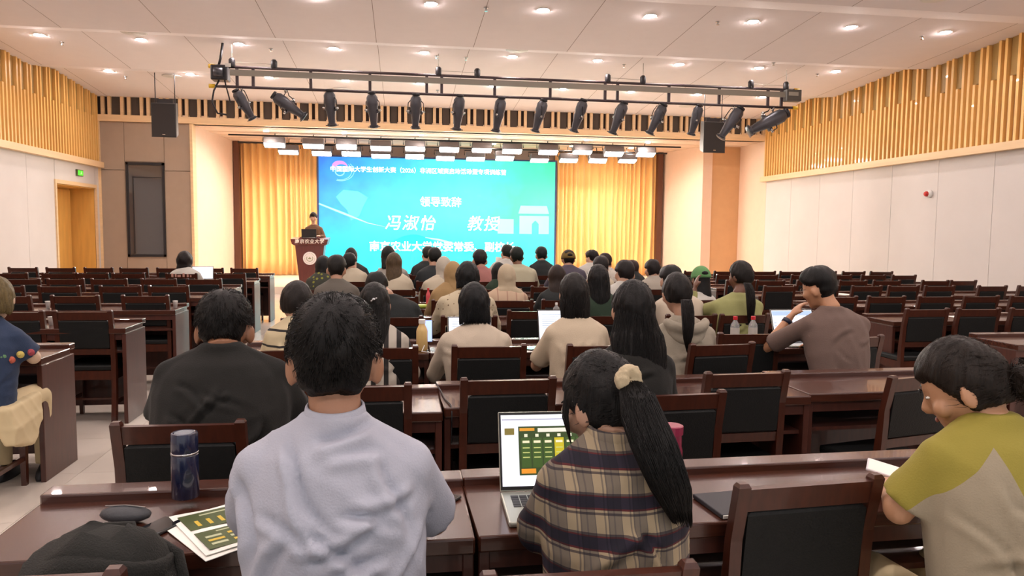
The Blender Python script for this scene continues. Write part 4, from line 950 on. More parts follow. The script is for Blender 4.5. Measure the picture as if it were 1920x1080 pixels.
TR = {'dark': mat('trousers_dark', (34, 34, 40), .85), 'khaki': mat('trousers_khaki', (196, 178, 140), .85), 'navy': mat('trousers_navy', (38, 46, 70), .85)}
SHOE = mat('shoe_dark', (30, 30, 34), .5)

def person(label, top, sh, sw, hair='short', hc=(24, 20, 18), shirt=None, sleeve='short', sk=(196, 150, 122), yaw=0, pitch=.15, hyaw=0, roll=0, q=0, hs=1.0, lean=.12,
           arms=None, fold=.009, trousers='dark', seed=0, hl=.25, hw=.09, belly=0, group=None, extra=None, standing=False, hipw=.17, torso_drop=0, hthick=.015, stand_z=0, crs=None, nape=-.54):
    hipY = top[1] - lean; ox, oy = sh[0], hipY
    hip0 = .92 + stand_z if standing else .52
    root = empty('person', (ox, oy, 0), 0, label, 'person', group)
    vox = (.020, .013, .0075)[q]; it = (3, 4, 5)[q]
    T = Vector((top[0] - ox, top[1] - oy, top[2])); Rh = (Matrix.Rotation(hyaw, 3, 'Z') @ Matrix.Rotation(roll, 3, 'Y') @ Matrix.Rotation(-pitch, 3, 'X'))
    Hc = T - Vector((0, 0, .118 * hs + hthick * .9)); HM = Matrix.Translation(Hc) @ Rh.to_4x4()
    hp = lambda x, y, z: HM @ Vector((x * hs, y * hs, z * hs))
    Sc = Vector((0, lean * .62 - .02, sh[1]))                       # shoulder centre
    nb = Sc + Vector(((T.x) * .3, .01, .045))
    hw_ = sw / 2
    # ---- skin body: one continuous surface
    b = G()
    b.ball(Hc, (SK[0] * hs, SK[1] * hs, SK[2] * hs * .96), 20, 14, Rh)
    b.ball(hp(0, .028, -.055), (.056 * hs, .062 * hs, .066 * hs), 14, 10, Rh); b.ball(hp(0, .062, -.1), (.026 * hs, .026 * hs, .02 * hs), 10, 6, Rh)
    b.tube([hp(0, .084, .01), hp(0, .108, -.03)], [.007 * hs, .0125 * hs], 8); b.ball(hp(0, .1, -.032), .0135 * hs, 8, 6)
    for s in (-1, 1):
        b.ball(hp(s * (.087 if hair == 'short' else .084), -.010, -.026 if hair == 'short' else -.014), (.011 * hs, .022 * hs, .034 * hs), 10, 8, Rh @ Matrix.Rotation(-s * .55, 3, 'Z'))
        b.ball(hp(s * .05, .06, -.03), .026 * hs, 8, 6)
    nr = .054 * hs if hair in ('short', 'cap') else .046
    b.tube([nb + Vector((0, .02, -.07)), nb + Vector((0, .004, .01)), hp(0, -.022, -.07), hp(0, -.02, 0)], [nr * 1.15, nr, nr * .97, nr], 14)
    b.tube([Sc + Vector((-hw_ + .07, 0.01, -.07)), Sc + Vector((hw_ - .07, 0.01, -.07))], .036, 10)
    b.tube([Vector((0, 0, hip0)), Vector((0, Sc.y * .5 + .01, (hip0 + Sc.z) / 2)), Sc + Vector((0, .015, -.04))], [.10, .09, .06], 12)
    AR = {}
    for s, key in ((-1, 'L'), (1, 'R')):
        S0 = Sc + Vector((s * (hw_ - .064), 0, -.062))
        if arms and key in arms: E, Wt = Vector(arms[key][0]), Vector(arms[key][1])
        elif standing: E, Wt = S0 + Vector((s * .07, .06, -.26)), S0 + Vector((s * .0, .26, -.27))
        else:
            E = Vector((s * (hw_ + .015), S0.y + .15, S0.z - .215)); Wt = Vector((s * .10, S0.y + .34, max(.795, E.z - .02)))
        AR[key] = (S0, E, Wt)
        b.tube([S0, E], [.046, .038], 10); b.ball(E, .039, 10, 8); b.tube([E, Wt], [.039, .026], 10)
        if q >= 1: hand(b, Wt, (Wt - E), (0, 0, -1) if not (arms and key in arms and len(arms[key]) > 2) else arms[key][2], -s, 1.0, .45)
        else: hand(b, Wt, (Wt - E), (0, 0, -1), -s, 1.05, .3)
    body = link('body', fuse(b, vox if q < 2 else .0065, 2 if q == 2 else 2), skin(sk), root)
    # ---- shirt
    g = G(); n = 20
    def ring(c, rx, ry, back=1.0): return [(c[0] + rx * math.cos(2 * PI * j / n), c[1] + ry * math.sin(2 * PI * j / n) * (back if math.sin(2 * PI * j / n) < 0 else 1), c[2]) for j in range(n)]
    z0 = hip0 - .10; L_ = []
    for t, wx, dy in ((0, hipw, .125), (.18, hipw * .98, .125), (.4, (hipw * .5 + hw_ * .42), .118), (.65, hw_ * .86, .125), (.82, hw_ * .90, .118), (.93, hw_ * .84, .104), (1.0, hw_ * .68, .088)):
        z = z0 + (Sc.z - .01 - z0) * t; cy = (Sc.y) * smooth01(t) - .012 * math.sin(PI * min(1, t)) ; bl = belly * math.sin(PI * min(1, max(0, t * .9)))
        L_.append(ring((0, cy, z), wx + bl, dy + bl + .008))
    L_.append(ring((nb.x * .5, Sc.y + .004, Sc.z + .022), hw_ * .5, .072)); L_.append(ring((nb.x * .8, Sc.y + .006, Sc.z + .04), hw_ * .36, .064)); L_.append(ring((nb.x, nb.y, nb.z + .016), nr + .013, nr + .013))
    g.loft(L_)
    cuff = 1.0 if sleeve == 'long' else .62
    for key in ('L', 'R'):
        S0, E, Wt = AR[key]
        g.ball(S0 + Vector((0, 0, .0)), .062, 12, 8); g.tube([Vector((nb.x + math.copysign(.03, S0.x), nb.y, nb.z - .02)), S0 + Vector((0, 0, .008))], [.045, .054], 10)
        if sleeve == 'long':
            g.tube([S0, E], [.062, .052], 12); g.ball(E, .053, 10, 8); g.tube([E, E + (Wt - E) * .93], [.052, .036], 12)
        elif sleeve == 'none': pass
        else: g.tube([S0, S0 + (E - S0) * .5, S0 + (E - S0) * .86], [.060, .063, .068], 14)
    sv = (.020, .014, .010)[q]
    sm = fuse(g, sv, it, 'shirt')
    if fold: folds(sm, fold * .8, seed, 11)
    if q:
        rs = random.Random(seed * 7 + 1); cs = []
        for k in range(15):
            sd = rs.choice((-1, 1)); x0 = sd * rs.uniform(.0, hw_ * .9); z0_ = Sc.z - rs.uniform(.06, .42); an = rs.uniform(.25, 1.3) * sd; ln = rs.uniform(.1, .26)
            cs.append((x0, z0_, x0 - math.cos(an) * ln * sd, z0_ - abs(math.sin(an)) * ln, rs.uniform(.5, 1.1)))
        creases(sm, crs if crs else cs, .012 if q == 2 else .015, .0115 if q == 2 else .008)
    so = link('shirt', sm, shirt, root)
    # ---- trousers and shoes
    g = G()
    if standing:
        g.loft([ring((0, 0, hip0 - .05), .15, .11), ring((0, 0, hip0 + .1), .16, .115)][:2])
        for s in (-1, 1): g.tube([(s * .085, 0, hip0), (s * .09, .02, .5 + stand_z), (s * .09, -.01, .09 + stand_z)], [.088, .06, .045], 12)
        ft = [(s * .09, .05, stand_z) for s in (-1, 1)]
    else:
        g.ball((0, -.01, .51), (hipw, .13, .085), 14, 8)
        for s in (-1, 1): g.tube([(s * .085, 0, .52), (s * .11, .40, .535), (s * .115, .44, .50)], [.088, .068, .06], 12); g.ball((s * .112, .42, .515), .066, 10, 8); g.tube([(s * .112, .43, .5), (s * .11, .43, .09)], [.06, .045], 10)
        ft = [(s * .11, .46, 0) for s in (-1, 1)]
    link('trousers', fuse(g, .024 if q < 2 else .016, 3), TR[trousers] if isinstance(trousers, str) else trousers, root)
    if 'shoe' not in EYE: EYE['shoe'] = G().loft([[(.04 * w * math.cos(a), .02 + .13 * l * math.sin(a), z) for a in [2 * PI * j / 14 for j in range(14)]] for w, l, z in ((1, 1, .001), (1.08, 1.03, .02), (1, .95, .05), (.8, .55, .085))]).mesh('shoe', True)
    for p in ft: link('shoe', EYE['shoe'], SHOE, root, p)
    hmm = hairmat(hc); face_parts(root, HM, hs, hmm)
    # ---- hair or head cover
    hv = (.014, .010, .006)[q]
    def finish(name, g, m, voxel=hv, sm_=2, streak=0):
        g.v = [tuple(HM @ (Vector(p))) for p in g.v]
        me = fuse(g, voxel, sm_, name) if voxel else g.mesh(name, True)
        if streak and q:
            v = getv(me); nn = getn(me); c = np.array(Hc); a = np.arctan2(v[:, 1] - c[1] - .0, v[:, 0] - c[0]); r = np.hypot(v[:, 0] - c[0], v[:, 1] - c[1])
            d = sum(np.sin(a * k + p_ + v[:, 2] * w) for k, p_, w in ((23, 1, 6), (41, 2, -9), (67, 5, 4), (13, 3, 11))) * streak * np.clip(r / .05, 0, 1)
            setv(me, v + nn * d[:, None])
        return link(name, me, m, root)
    B = lambda l: [((c[0] * hs, c[1] * hs, c[2] * hs), a * hs, b_ * hs) for c, a, b_ in l]
    nst = (0, 0, 1)[q]
    if hair == 'short':
        g = hair_shell(hs, 'short', (28, 36, 56)[q], (18, 26, 40)[q], seed, hthick, nape)
        if nst: strands_cap(g, hs, 'short', 3600, seed, hthick, .032, lift=.5)
        finish('hair', g, hmm, 0)
    elif hair in ('bob', 'long'):
        g = hair_shell(hs, 'up', 28, 18, seed, hthick)
        bt = .118 - hl
        rg = B([((0, -.012, .03), .084, .096), ((0, -.016, -.02), .088, .094), ((0, -.025, -.06), .09, .086)] + ([((0, -.032, bt), hw, .075)] if hair == 'bob' else
               [((0, -.04, -.11), hw, .08), ((0, -.062, -.16), hw * 1.02, .055), ((0, -.07, (bt - .16) / 2), hw * 1.0, .046), ((0, -.07, bt), hw * .86, .034)]))
        # undo head pitch below the neck so that long hair hangs straight down
        G2 = sweep(catm(rg, 3)); base = G(); base.add(g.v, g.f); base.add(G2.v, G2.f); g = base
        m_ = hmm
        if pitch and hair == 'long':
            g.v = [tuple(Vector((p[0], p[1] - (min(0, p[2] + .05)) * -math.tan(pitch) * 1.0, p[2]))) for p in g.v]
            rg = [((c[0], c[1] - (min(0, c[2] + .05)) * -math.tan(pitch), c[2]), a, b_) for c, a, b_ in rg]
        ho = finish('hair', g, m_, hv, 2, (.0, .0012, .0012)[q])
        if q:
            sg = G(); strands_sweep(sg, rg, 500 if q == 1 else 1400, (PI * .95, PI * 2.05), seed, .0016 if q == 1 else .0011, .003, .02)
            sg.v = [tuple(HM @ Vector(p)) for p in sg.v]; link('strands', sg.mesh('strands', True), m_, ho)
    elif hair in ('pony', 'bun', 'up'):
        g = hair_shell(hs, 'up', 36, 24, seed, hthick)
        ho = finish('hair', g, hmm, hv, 2, .0008)
        if q == 2:
            sg = G(); strands_cap(sg, hs, 'up', 900, seed, hthick, .05, (.3, -.9, -.1), .0008, .12); sg.v = [tuple(HM @ Vector(p)) for p in sg.v]; link('strands', sg.mesh('strands', True), hmm, ho)
        if hair == 'bun':
            bc_ = extra['bun']; g = G(); g.ball(bc_, .042, 14, 10); g.ball((bc_[0] + .02, bc_[1], bc_[2] - .012), .03, 10, 8); g.ball((bc_[0] - .018, bc_[1] - .01, bc_[2] + .014), .028, 10, 8)
            bo = finish('hair_bun', g, hmm, .006, 1, .0015)
            sg = G(); rs = random.Random(3)
            for _ in range(260):
                v = Vector((rs.gauss(0, 1), rs.gauss(0, 1), rs.gauss(0, 1))).normalized(); t = v.cross(Vector((rs.gauss(0, 1), rs.gauss(0, 1), rs.gauss(0, 1)))).normalized()
                c = Vector(bc_); sg.tube([c + v * .04, c + (v * .046 + t * .02), c + (v * .044 + t * .045)], [.001, .001, .0003], 3)
            sg.v = [tuple(HM @ Vector(p)) for p in sg.v]; link('strands', sg.mesh('strands', True), hmm, bo)
    elif hair == 'cap' or hair == 'caplong':
        g = hair_shell(hs, 'short' if hair == 'cap' else 'up', 28, 18, seed, .010)
        if hair == 'caplong':
            rg = B([((0, -.02, -.02), .084, .085), ((0, -.03, -.09), hw, .075), ((0, -.06, -.17), hw, .05), ((0, -.06, .118 - hl), hw * .9, .035)]); G2 = sweep(catm(rg, 3)); g.add(G2.v, G2.f)
        finish('hair', g, hmm, hv)
        g = G(); rings = []
        for i in range(9):
            el = .12 + (PI / 2 - .14) * i / 8
            rings.append([((.099 * math.cos(el)) * math.cos(2 * PI * j / 28) * hs, (.12 * math.cos(el)) * math.sin(2 * PI * j / 28) * hs, (.01 + .122 * math.sin(el)) * hs) for j in range(28)])
        g.loft([[(x, y, z - .022) for x, y, z in rings[0]]] + rings); co = finish('cap', g, extra['capm'], 0)
        g = G(); g.loft([[(-.07, .08, .012), (.07, .08, .012), (.055, .185, -.005), (-.055, .185, -.005)], [(-.07, .08, .02), (.07, .08, .02), (.055, .185, .003), (-.055, .185, .003)]]); g.v = [tuple(HM @ (Vector(p) * hs)) for p in g.v]; link('brim', g.mesh('b'), extra['capm'], co)
        g = G().ball((0, -.108, .045), (.036, .016, .022), 12, 8); g.v = [tuple(HM @ (Vector(p) * hs)) for p in g.v]; link('strap_opening', g.mesh('o', True), hmm, co)
    elif hair == 'hijab':
        cm = extra['scarf']; g = G(); g.ball((0, -.006, .004), (.093 * hs, .113 * hs, .13 * hs), 20, 14); g.ball((0, -.08, -.02), (.05, .045, .05), 12, 8)
        g.tube([(0, -.02, -.04), (0, -.03, -.13)], [.09, .085], 14)
        g.loft([[(x * (hw_ * .9), -.02 + y * .11, Sc.z - Hc.z - .05) for x, y in [(math.cos(2 * PI * j / 20), math.sin(2 * PI * j / 20)) for j in range(20)]], [(x * (hw_ * .62), -.02 + y * .1, Sc.z - Hc.z + .02) for x, y in [(math.cos(2 * PI * j / 20), math.sin(2 * PI * j / 20)) for j in range(20)]], [(x * .085, -.02 + y * .08, -.1) for x, y in [(math.cos(2 * PI * j / 20), math.sin(2 * PI * j / 20)) for j in range(20)]]])
        g.v = [tuple(HM @ Vector(p)) for p in g.v]; me = fuse(g, .012, 3, 'headscarf'); folds(me, .004, seed, 16); link('headscarf', me, cm, root)
    if extra and 'tail' in extra:      # ponytail given in person space: list of (x, y, z, r)
        tl = extra['tail']; rings = [((p[0], p[1], p[2]), p[3], p[3] * .62) for p in tl]; g = sweep(catm(rings, 3), 18)
        me = fuse(g, .006 if q == 2 else .01, 2, 'ponytail'); po = link('ponytail', me, hmm, root)
        sg = G(); strands_sweep(sg, rings, 1500 if q == 2 else 300, (0, 2 * PI), seed, .001 if q == 2 else .0016, .004, .05); link('strands', sg.mesh('strands', True), hmm, po)
    root['_'] = 0; del root['_']
    return root, HM, so, AR, Sc, nb, Hc

def shirt_print(root, body, size, x, y, z, m, extra_line=True):
    o = link('shirt_lettering', text_mesh(body, size, .004, .001), m, root, (x, y, z)); o.rotation_euler = (PI / 2, 0, 0)
    if extra_line: link('shirt_line', G().box((x - size * 3, y - .003, z - size * .95), (x + size * 3, y + .003, z - size * .82)).mesh('l'), m, root)

white_sh = cloth('pale_cotton', (208, 212, 228), .8); cream = cloth('cream_cotton', (232, 214, 190), .85); blackc = cloth('black_cotton', (27, 25, 22), .95)
taupe = cloth('taupe_cotton', (128, 104, 94), .9); greyh = cloth('grey_sweat', (186, 174, 154), .9); lime = cloth('pale_lime', (176, 176, 112), .85)
def plaid():
    m = bpy.data.materials.new('plaid_flannel'); m.use_nodes = True; nt = m.node_tree; N = nt.nodes; L = nt.links; b = N['Principled BSDF']; b.inputs['Roughness'].default_value = .9
    tc = N.new('ShaderNodeTexCoord'); nz = N.new('ShaderNodeTexNoise'); nz.inputs['Scale'].default_value = 5; L.new(tc.outputs['Object'], nz.inputs[0])
    mx = N.new('ShaderNodeVectorMath'); mx.operation = 'MULTIPLY_ADD'; L.new(nz.outputs['Color'], mx.inputs[0]); mx.inputs[1].default_value = (.018, .018, .018); L.new(tc.outputs['Object'], mx.inputs[2])
    sp = N.new('ShaderNodeSeparateXYZ'); L.new(mx.outputs[0], sp.inputs[0])
    def bands(out, per, off, stops):
        a = N.new('ShaderNodeMath'); a.operation = 'MULTIPLY_ADD'; L.new(out, a.inputs[0]); a.inputs[1].default_value = 1 / per; a.inputs[2].default_value = off
        f = N.new('ShaderNodeMath'); f.operation = 'FRACT'; L.new(a.outputs[0], f.inputs[0]); r = N.new('ShaderNodeValToRGB'); r.color_ramp.interpolation = 'CONSTANT'; e = r.color_ramp.elements
        e[0].position = 0; e[0].color = lin2(stops[0][1]); e[1].position = stops[1][0]; e[1].color = lin2(stops[1][1])
        for p, c in stops[2:]: z = e.new(p); z.color = lin2(c)
        L.new(f.outputs[0], r.inputs[0]); return r
    cr, nv, rd, gy = (228, 214, 188), (52, 46, 76), (124, 46, 56), (128, 118, 118)
    H = bands(sp.outputs['Z'], .078, .2, [(0, cr), (.3, gy), (.36, cr), (.42, rd), (.47, nv), (.76, rd), (.80, gy), (.86, cr)])
    V = bands(sp.outputs['X'], .056, .1, [(0, cr), (.24, gy), (.30, cr), (.38, nv), (.43, gy), (.60, nv), (.66, gy), (.9, nv), (.93, cr)])
    m2 = N.new('ShaderNodeMix'); m2.data_type = 'RGBA'; m2.blend_type = 'MULTIPLY'; m2.inputs[0].default_value = .82; L.new(H.outputs[0], m2.inputs[6]); L.new(V.outputs[0], m2.inputs[7]); L.new(m2.outputs[2], b.inputs['Base Color'])
    return m
def bandmat(name, axis, per, base, line, frac, off=0):
    m = bpy.data.materials.new(name); m.use_nodes = True; nt = m.node_tree; N = nt.nodes; L = nt.links; b = N['Principled BSDF']; b.inputs['Roughness'].default_value = .85
    tc = N.new('ShaderNodeTexCoord'); sp = N.new('ShaderNodeSeparateXYZ'); L.new(tc.outputs['Object'], sp.inputs[0]); a = N.new('ShaderNodeMath'); a.operation = 'MULTIPLY_ADD'; L.new(sp.outputs[axis], a.inputs[0]); a.inputs[1].default_value = 1 / per; a.inputs[2].default_value = off
    f = N.new('ShaderNodeMath'); f.operation = 'FRACT'; L.new(a.outputs[0], f.inputs[0]); r = N.new('ShaderNodeValToRGB'); r.color_ramp.interpolation = 'CONSTANT'; e = r.color_ramp.elements; e[0].color = lin2(base); e[1].position = 1 - frac; e[1].color = lin2(line)
    L.new(f.outputs[0], r.inputs[0]); L.new(r.outputs[0], b.inputs['Base Color']); return m
def dotmat(name, base, dot, scale=26, size=.16):
    m = bpy.data.materials.new(name); m.use_nodes = True; nt = m.node_tree; N = nt.nodes; L = nt.links; b = N['Principled BSDF']; b.inputs['Roughness'].default_value = .85
    tc = N.new('ShaderNodeTexCoord'); vo = N.new('ShaderNodeTexVoronoi'); vo.inputs['Scale'].default_value = scale; vo.inputs['Randomness'].default_value = .5; L.new(tc.outputs['Object'], vo.inputs['Vector']); r = N.new('ShaderNodeValToRGB'); r.color_ramp.interpolation = 'CONSTANT'; e = r.color_ramp.elements; e[0].color = lin2(dot); e[1].position = size; e[1].color = lin2(base)
    L.new(vo.outputs['Distance'], r.inputs[0]); L.new(r.outputs[0], b.inputs['Base Color']); return m

# --- first desk row
def p_white():
    r, HM, so, AR, Sc, nb, Hc = person('person in pale blue-white short-sleeved shirt with short black hair, back turned', (-.144, 1.65, 1.407), (-.138, 1.102), .43, 'short', (17, 14, 12), white_sh, 'short', (178, 128, 98),
        pitch=.02, q=2, hs=1.05, lean=.12, fold=.012, nape=-.66,
        crs=[(-.12, 1.12, .02, .93, 1.3), (-.1, 1.05, .09, .82, 1.2), (.17, 1.02, .03, .98, 1.1), (.12, .96, -.08, .91, 1.2), (-.16, .98, -.02, .90, .9), (.10, 1.11, .14, .90, 1.0), (-.05, 1.13, .10, 1.125, 1.2), (-.02, 1.10, .12, 1.07, .8), (-.02, .86, .13, .88, 1.2), (-.19, 1.06, -.17, .84, 1.1), (.18, .96, .13, .80, 1.0), (-.10, .84, .04, .75, 1.0), (.0, .98, .15, .93, .8), (-.08, .95, -.15, .80, 1.0), (.06, .82, .16, .84, .9)],
        seed=5, hthick=.015, hipw=.175, belly=.008,
        arms={'L': ((-.205, .22, .87), (-.15, .42, .80)), 'R': ((.215, .20, .86), (.18, .42, .80))})
    g = G(); c = nb
    for k in range(3):
        pass
    n = 28; rings = []
    for rr, dz in ((.064, -.022), (.068, .0), (.062, .026), (.058, .030), (.056, .024), (.058, -.015)):
        rings.append([(c.x + rr * math.cos(2 * PI * j / n), c.y + .002 + rr * .98 * math.sin(2 * PI * j / n), c.z + dz + .008 * math.sin(2 * PI * j / n)) for j in range(n)])
    g.loft(rings, False); link('collar', g.mesh('c', True), white_sh, r)
p_white()
def p_plaid():
    pl = plaid()
    r, HM, so, AR, Sc, nb, Hc = person('girl in cream and navy plaid shirt with ponytail and beige scrunchie', (.485, 1.72, 1.262), (.492, 1.035), .37, 'pony', (22, 18, 17), pl, 'long', (196, 152, 126),
        pitch=.35, hyaw=.55, roll=.0, q=2, hs=.99, lean=.16, fold=.011, seed=8, hipw=.18, belly=.012,
        arms={'L': ((-.165, .14, .83), (-.10, .33, .80)), 'R': ((.165, .14, .83), (.10, .36, .80))}, extra={'tail': [(.02, .045, 1.215, .022), (.03, .015, 1.19, .036), (.036, -.015, 1.14, .047), (.05, -.045, 1.09, .050), (.066, -.065, 1.04, .046), (.085, -.065, .995, .042), (.10, -.062, .955, .030)]})
    g = G(); rs = random.Random(2); c = Vector((.014, .05, 1.216)); ax = Vector((.25, -.85, .1)).normalized(); u = ax.cross(Vector((0, 0, 1))).normalized(); w = ax.cross(u)
    for k in range(14):
        a = 2 * PI * k / 14; g.ball(c + ax * .012 + (u * math.cos(a) + w * math.sin(a)) * .02, .0145 + rs.uniform(-.002, .003), 10, 8)
    me = fuse(g, .004, 1); folds(me, .005, 3, 120); link('scrunchie', me, cloth('scrunchie_cream', (226, 206, 168), .8), r)
    # collar
    n = 26; c = nb; g = G(); rings = []
    for rr, dz in ((.062, -.03), (.066, -.008), (.058, .018), (.054, .02), (.053, .008)):
        rings.append([(c.x + rr * math.cos(2 * PI * j / n), c.y + rr * math.sin(2 * PI * j / n), c.z + dz + .006 * math.sin(2 * PI * j / n)) for j in range(n)])
    g.loft(rings, False); link('collar', g.mesh('c', True), pl, r)
    # thin wire glasses
    gm = mat('wire_frame', (170, 160, 150), .25, metal=1)
    for s in (-1, 1):
        o = link('glasses', G().tube([(s * .031 + .02 * math.cos(a), .098, .002 + .017 * math.sin(a)) for a in np.linspace(0, 2 * PI, 15)], .0012, 5).tube([(s * .051, .098, .006), (s * .08, .03, .006), (s * .082, -.01, .002)], .0012, 5).mesh('gl', True), gm, r); o.matrix_local = HM @ Matrix.Scale(.99, 4)
    # loose front locks
    sg = G()
    for k in range(26):
        a = random.Random(k).uniform(-.01, .01); x = -.076 - a * .3; sg.tube([(x, .03 + a, .05), (x - .008, .05 + a, -.01), (x - .006 + a, .055 + a, -.07), (x + a, .05, -.12)], [.0008, .0008, .0008, .0002], 3)
    sg.v = [tuple(HM @ Vector(p)) for p in sg.v]; link('loose_locks', sg.mesh('s', True), hairmat((22, 18, 17)), r)
p_plaid()
def p_yellow():
    m = cloth('mustard_lime', (188, 166, 62), .85, bump=.15)
    r, HM, so, AR, Sc, nb, Hc = person('woman in yellow-green top with beige side panels, hair in a low bun, looking down', (1.457, 1.72, 1.285), (1.50, 1.045), .43, 'bun', (44, 32, 22), m, 'short', (204, 152, 116),
        pitch=.45, hyaw=.85, q=2, hs=1.0, lean=.14, fold=.010, seed=12, hipw=.18, belly=.015, trousers='khaki',
        arms={'L': ((-.225, .12, .84), (-.08, .36, .81)), 'R': ((.26, .2, .83), (.05, .4, .8))}, extra={'bun': (.0, -.132, -.03)})
    # beige wedge panels let into the sides and sleeve underside
    bg = cloth('beige_panel_cloth', (182, 168, 138), .85)
    nt = m.node_tree; N = nt.nodes; L = nt.links; bs = N['Principled BSDF']; tc = N.new('ShaderNodeTexCoord'); sp = N.new('ShaderNodeSeparateXYZ'); L.new(tc.outputs['Object'], sp.inputs[0])
    def lt(cx, cz, c0):   # 1 where cx*x + cz*z + c0 > 0
        a1 = N.new('ShaderNodeMath'); a1.operation = 'MULTIPLY_ADD'; L.new(sp.outputs['X'], a1.inputs[0]); a1.inputs[1].default_value = cx; a1.inputs[2].default_value = c0
        a2 = N.new('ShaderNodeMath'); a2.operation = 'MULTIPLY_ADD'; L.new(sp.outputs['Z'], a2.inputs[0]); a2.inputs[1].default_value = cz; L.new(a1.outputs[0], a2.inputs[2])
        a3 = N.new('ShaderNodeMath'); a3.operation = 'GREATER_THAN'; L.new(a2.outputs[0], a3.inputs[0]); a3.inputs[1].default_value = 0; return a3.outputs[0]
    p1 = lt(1, -.96, .08 + .96 * 1.037); p2 = lt(-1, -.33, -.08 + .33 * 1.037)
    mu = N.new('ShaderNodeMath'); mu.operation = 'MULTIPLY'; L.new(p1, mu.inputs[0]); L.new(p2, mu.inputs[1])
    mx = N.new('ShaderNodeMix'); mx.data_type = 'RGBA'; L.new(mu.outputs[0], mx.inputs[0]); mx.inputs[6].default_value = lin2((172, 158, 60)); mx.inputs[7].default_value = lin2((182, 168, 142)); L.new(mx.outputs[2], bs.inputs['Base Color'])
    phone_r = empty('phone', (1.53, 2.08, .80), .9, 'white-edged phone held by the woman in yellow-green top', 'phone')
    link('body', G().rbox((-.036, -.075, 0), (.036, .075, .008), .003).mesh('b'), mat('phone_pale', (210, 206, 210), .3), phone_r); link('display', G().box((-.032, -.07, .008), (.032, .07, .0084)).mesh('d'), paper, phone_r); phone_r.rotation_euler = (.2, -.25, .9)
p_yellow()
# --- second row
person('heavy-set man in black T-shirt with short dark hair, head bowed', (-.68, 3.0, 1.305), (-.668, 1.055), .50, 'short', (26, 22, 19), blackc, 'short', (158, 108, 76), pitch=.22, q=2, hs=1.12, lean=.2, fold=.010, seed=21, hipw=.22, belly=.04, hthick=.013,
       arms={'L': ((-.25, .16, .80), (-.15, .38, .80)), 'R': ((.27, .18, .80), (.12, .36, .80))})
person('woman in black with very long straight black hair', (1.0, 3.1, 1.34), (.975, 1.03), .40, 'long', (22, 17, 15), blackc, 'long', pitch=.12, q=2, hs=1.0, lean=.14, seed=23, hl=.47, hw=.115, fold=.009)
# --- third row
person('woman in cream and black striped tee with a hair clip', (-.59, 4.35, 1.25), (-.575, 1.0), .38, 'up', (40, 28, 22), bandmat('cream_black_stripe', 'Z', .085, (226, 208, 168), (36, 32, 30), .14, .35), 'short', pitch=.25, q=1, lean=.15, seed=31)
r_, HM_, *_x = person('woman with long clipped dark hair and white striped cardigan', (-.154, 4.35, 1.24), (-.14, .965), .38, 'long', (30, 26, 24), bandmat('cardigan_stripe', 'X', .07, (214, 204, 188), (40, 34, 32), .38), 'long', pitch=.2, q=1, lean=.14, seed=33, hl=.40, hw=.085)
o = link('hair_clip', G().ball((0, -.118, .02), (.012, .008, .01), 8, 6).ball((-.012, -.117, .012), .007, 8, 6).ball((.013, -.117, .026), .007, 8, 6).mesh('c', True), chrome, r_); o.matrix_local = HM_
person('woman in white blouse with chin-length black bob', (.431, 4.4, 1.237), (.435, .95), .44, 'bob', (17, 17, 18), cream, 'long', pitch=.18, q=1, lean=.14, seed=35, hl=.225, hw=.09, fold=.010, hthick=.018)
person('woman in cream short-sleeved blouse with shoulder-length dark hair', (1.043, 4.4, 1.296), (1.046, .99), .40, 'bob', (38, 32, 28), cloth('cream_blouse', (236, 216, 186), .8), 'short', pitch=.1, q=1, lean=.13, seed=37, hl=.262, hw=.086, fold=.009)
r_, HM_, so_, AR_, Sc_, nb_, Hc_ = person('person in light grey hoodie with dark ponytail over the hood', (1.70, 4.4, 1.30), (1.722, .98), .42, 'pony', (34, 28, 25), greyh, 'long', pitch=.18, q=1, lean=.14, seed=39, fold=.010,
       extra={'tail': [(-.045, -.075, 1.15, .03), (-.05, -.11, 1.1, .036), (-.055, -.14, 1.02, .034), (-.06, -.15, .94, .026), (-.06, -.15, .89, .012)]})
g = G(); pts = [(.13 * math.cos(a) + nb_.x, nb_.y - .035 + .085 * math.sin(a), nb_.z - .0 + .062 * math.sin(a)) for a in np.linspace(-.05 * PI, -.95 * PI, 12)]
g.tube([(p[0] * 1.0, p[1], p[2]) for p in pts], [.022, .03, .034, .036, .036, .036, .036, .036, .036, .034, .03, .022], 12); g.tube([(.1 * math.cos(a) + nb_.x, nb_.y - .055 + .07 * math.sin(a), nb_.z - .045 + .09 * math.sin(a)) for a in np.linspace(0, -PI, 10)], .03, 10)
me = fuse(g, .010, 3); folds(me, .003, 4, 30); link('hood', me, greyh, r_)
r_, HM_, so_, AR_, *_x = person('man in taupe tee resting chin on hand before a laptop', (2.649, 4.4, 1.34), (2.712, 1.035), .49, 'short', (24, 20, 18), taupe, 'short', (206, 150, 112), pitch=.3, hyaw=.6, q=1, hs=1.03, lean=.2, seed=41, fold=.009, hthick=.018,
       arms={'L': ((-.33, .34, .80), (-.155, .36, 1.0), (1, 0, 0)), 'R': ((.27, .30, .82), (.12, .45, .80))})
o = link('wrist_watch', G().tube([(-.19 + .0, .358, .955), (-.172, .36, .978)], .033, 14).mesh('w', True), mat('watch_band', (26, 30, 52), .4), r_)
gm = mat('wire_frame', (170, 160, 150), .25, metal=1)
o = link('glasses', G().tube([(-.031 + .02 * math.cos(a), .098, .002 + .017 * math.sin(a)) for a in np.linspace(0, 2 * PI, 15)], .0014, 5).tube([(-.051, .098, .006), (-.082, -.01, .002)], .0014, 5).tube([(.031 + .02 * math.cos(a), .098, .002 + .017 * math.sin(a)) for a in np.linspace(0, 2 * PI, 15)], .0014, 5).mesh('gl', True), gm, r_); o.matrix_local = HM_
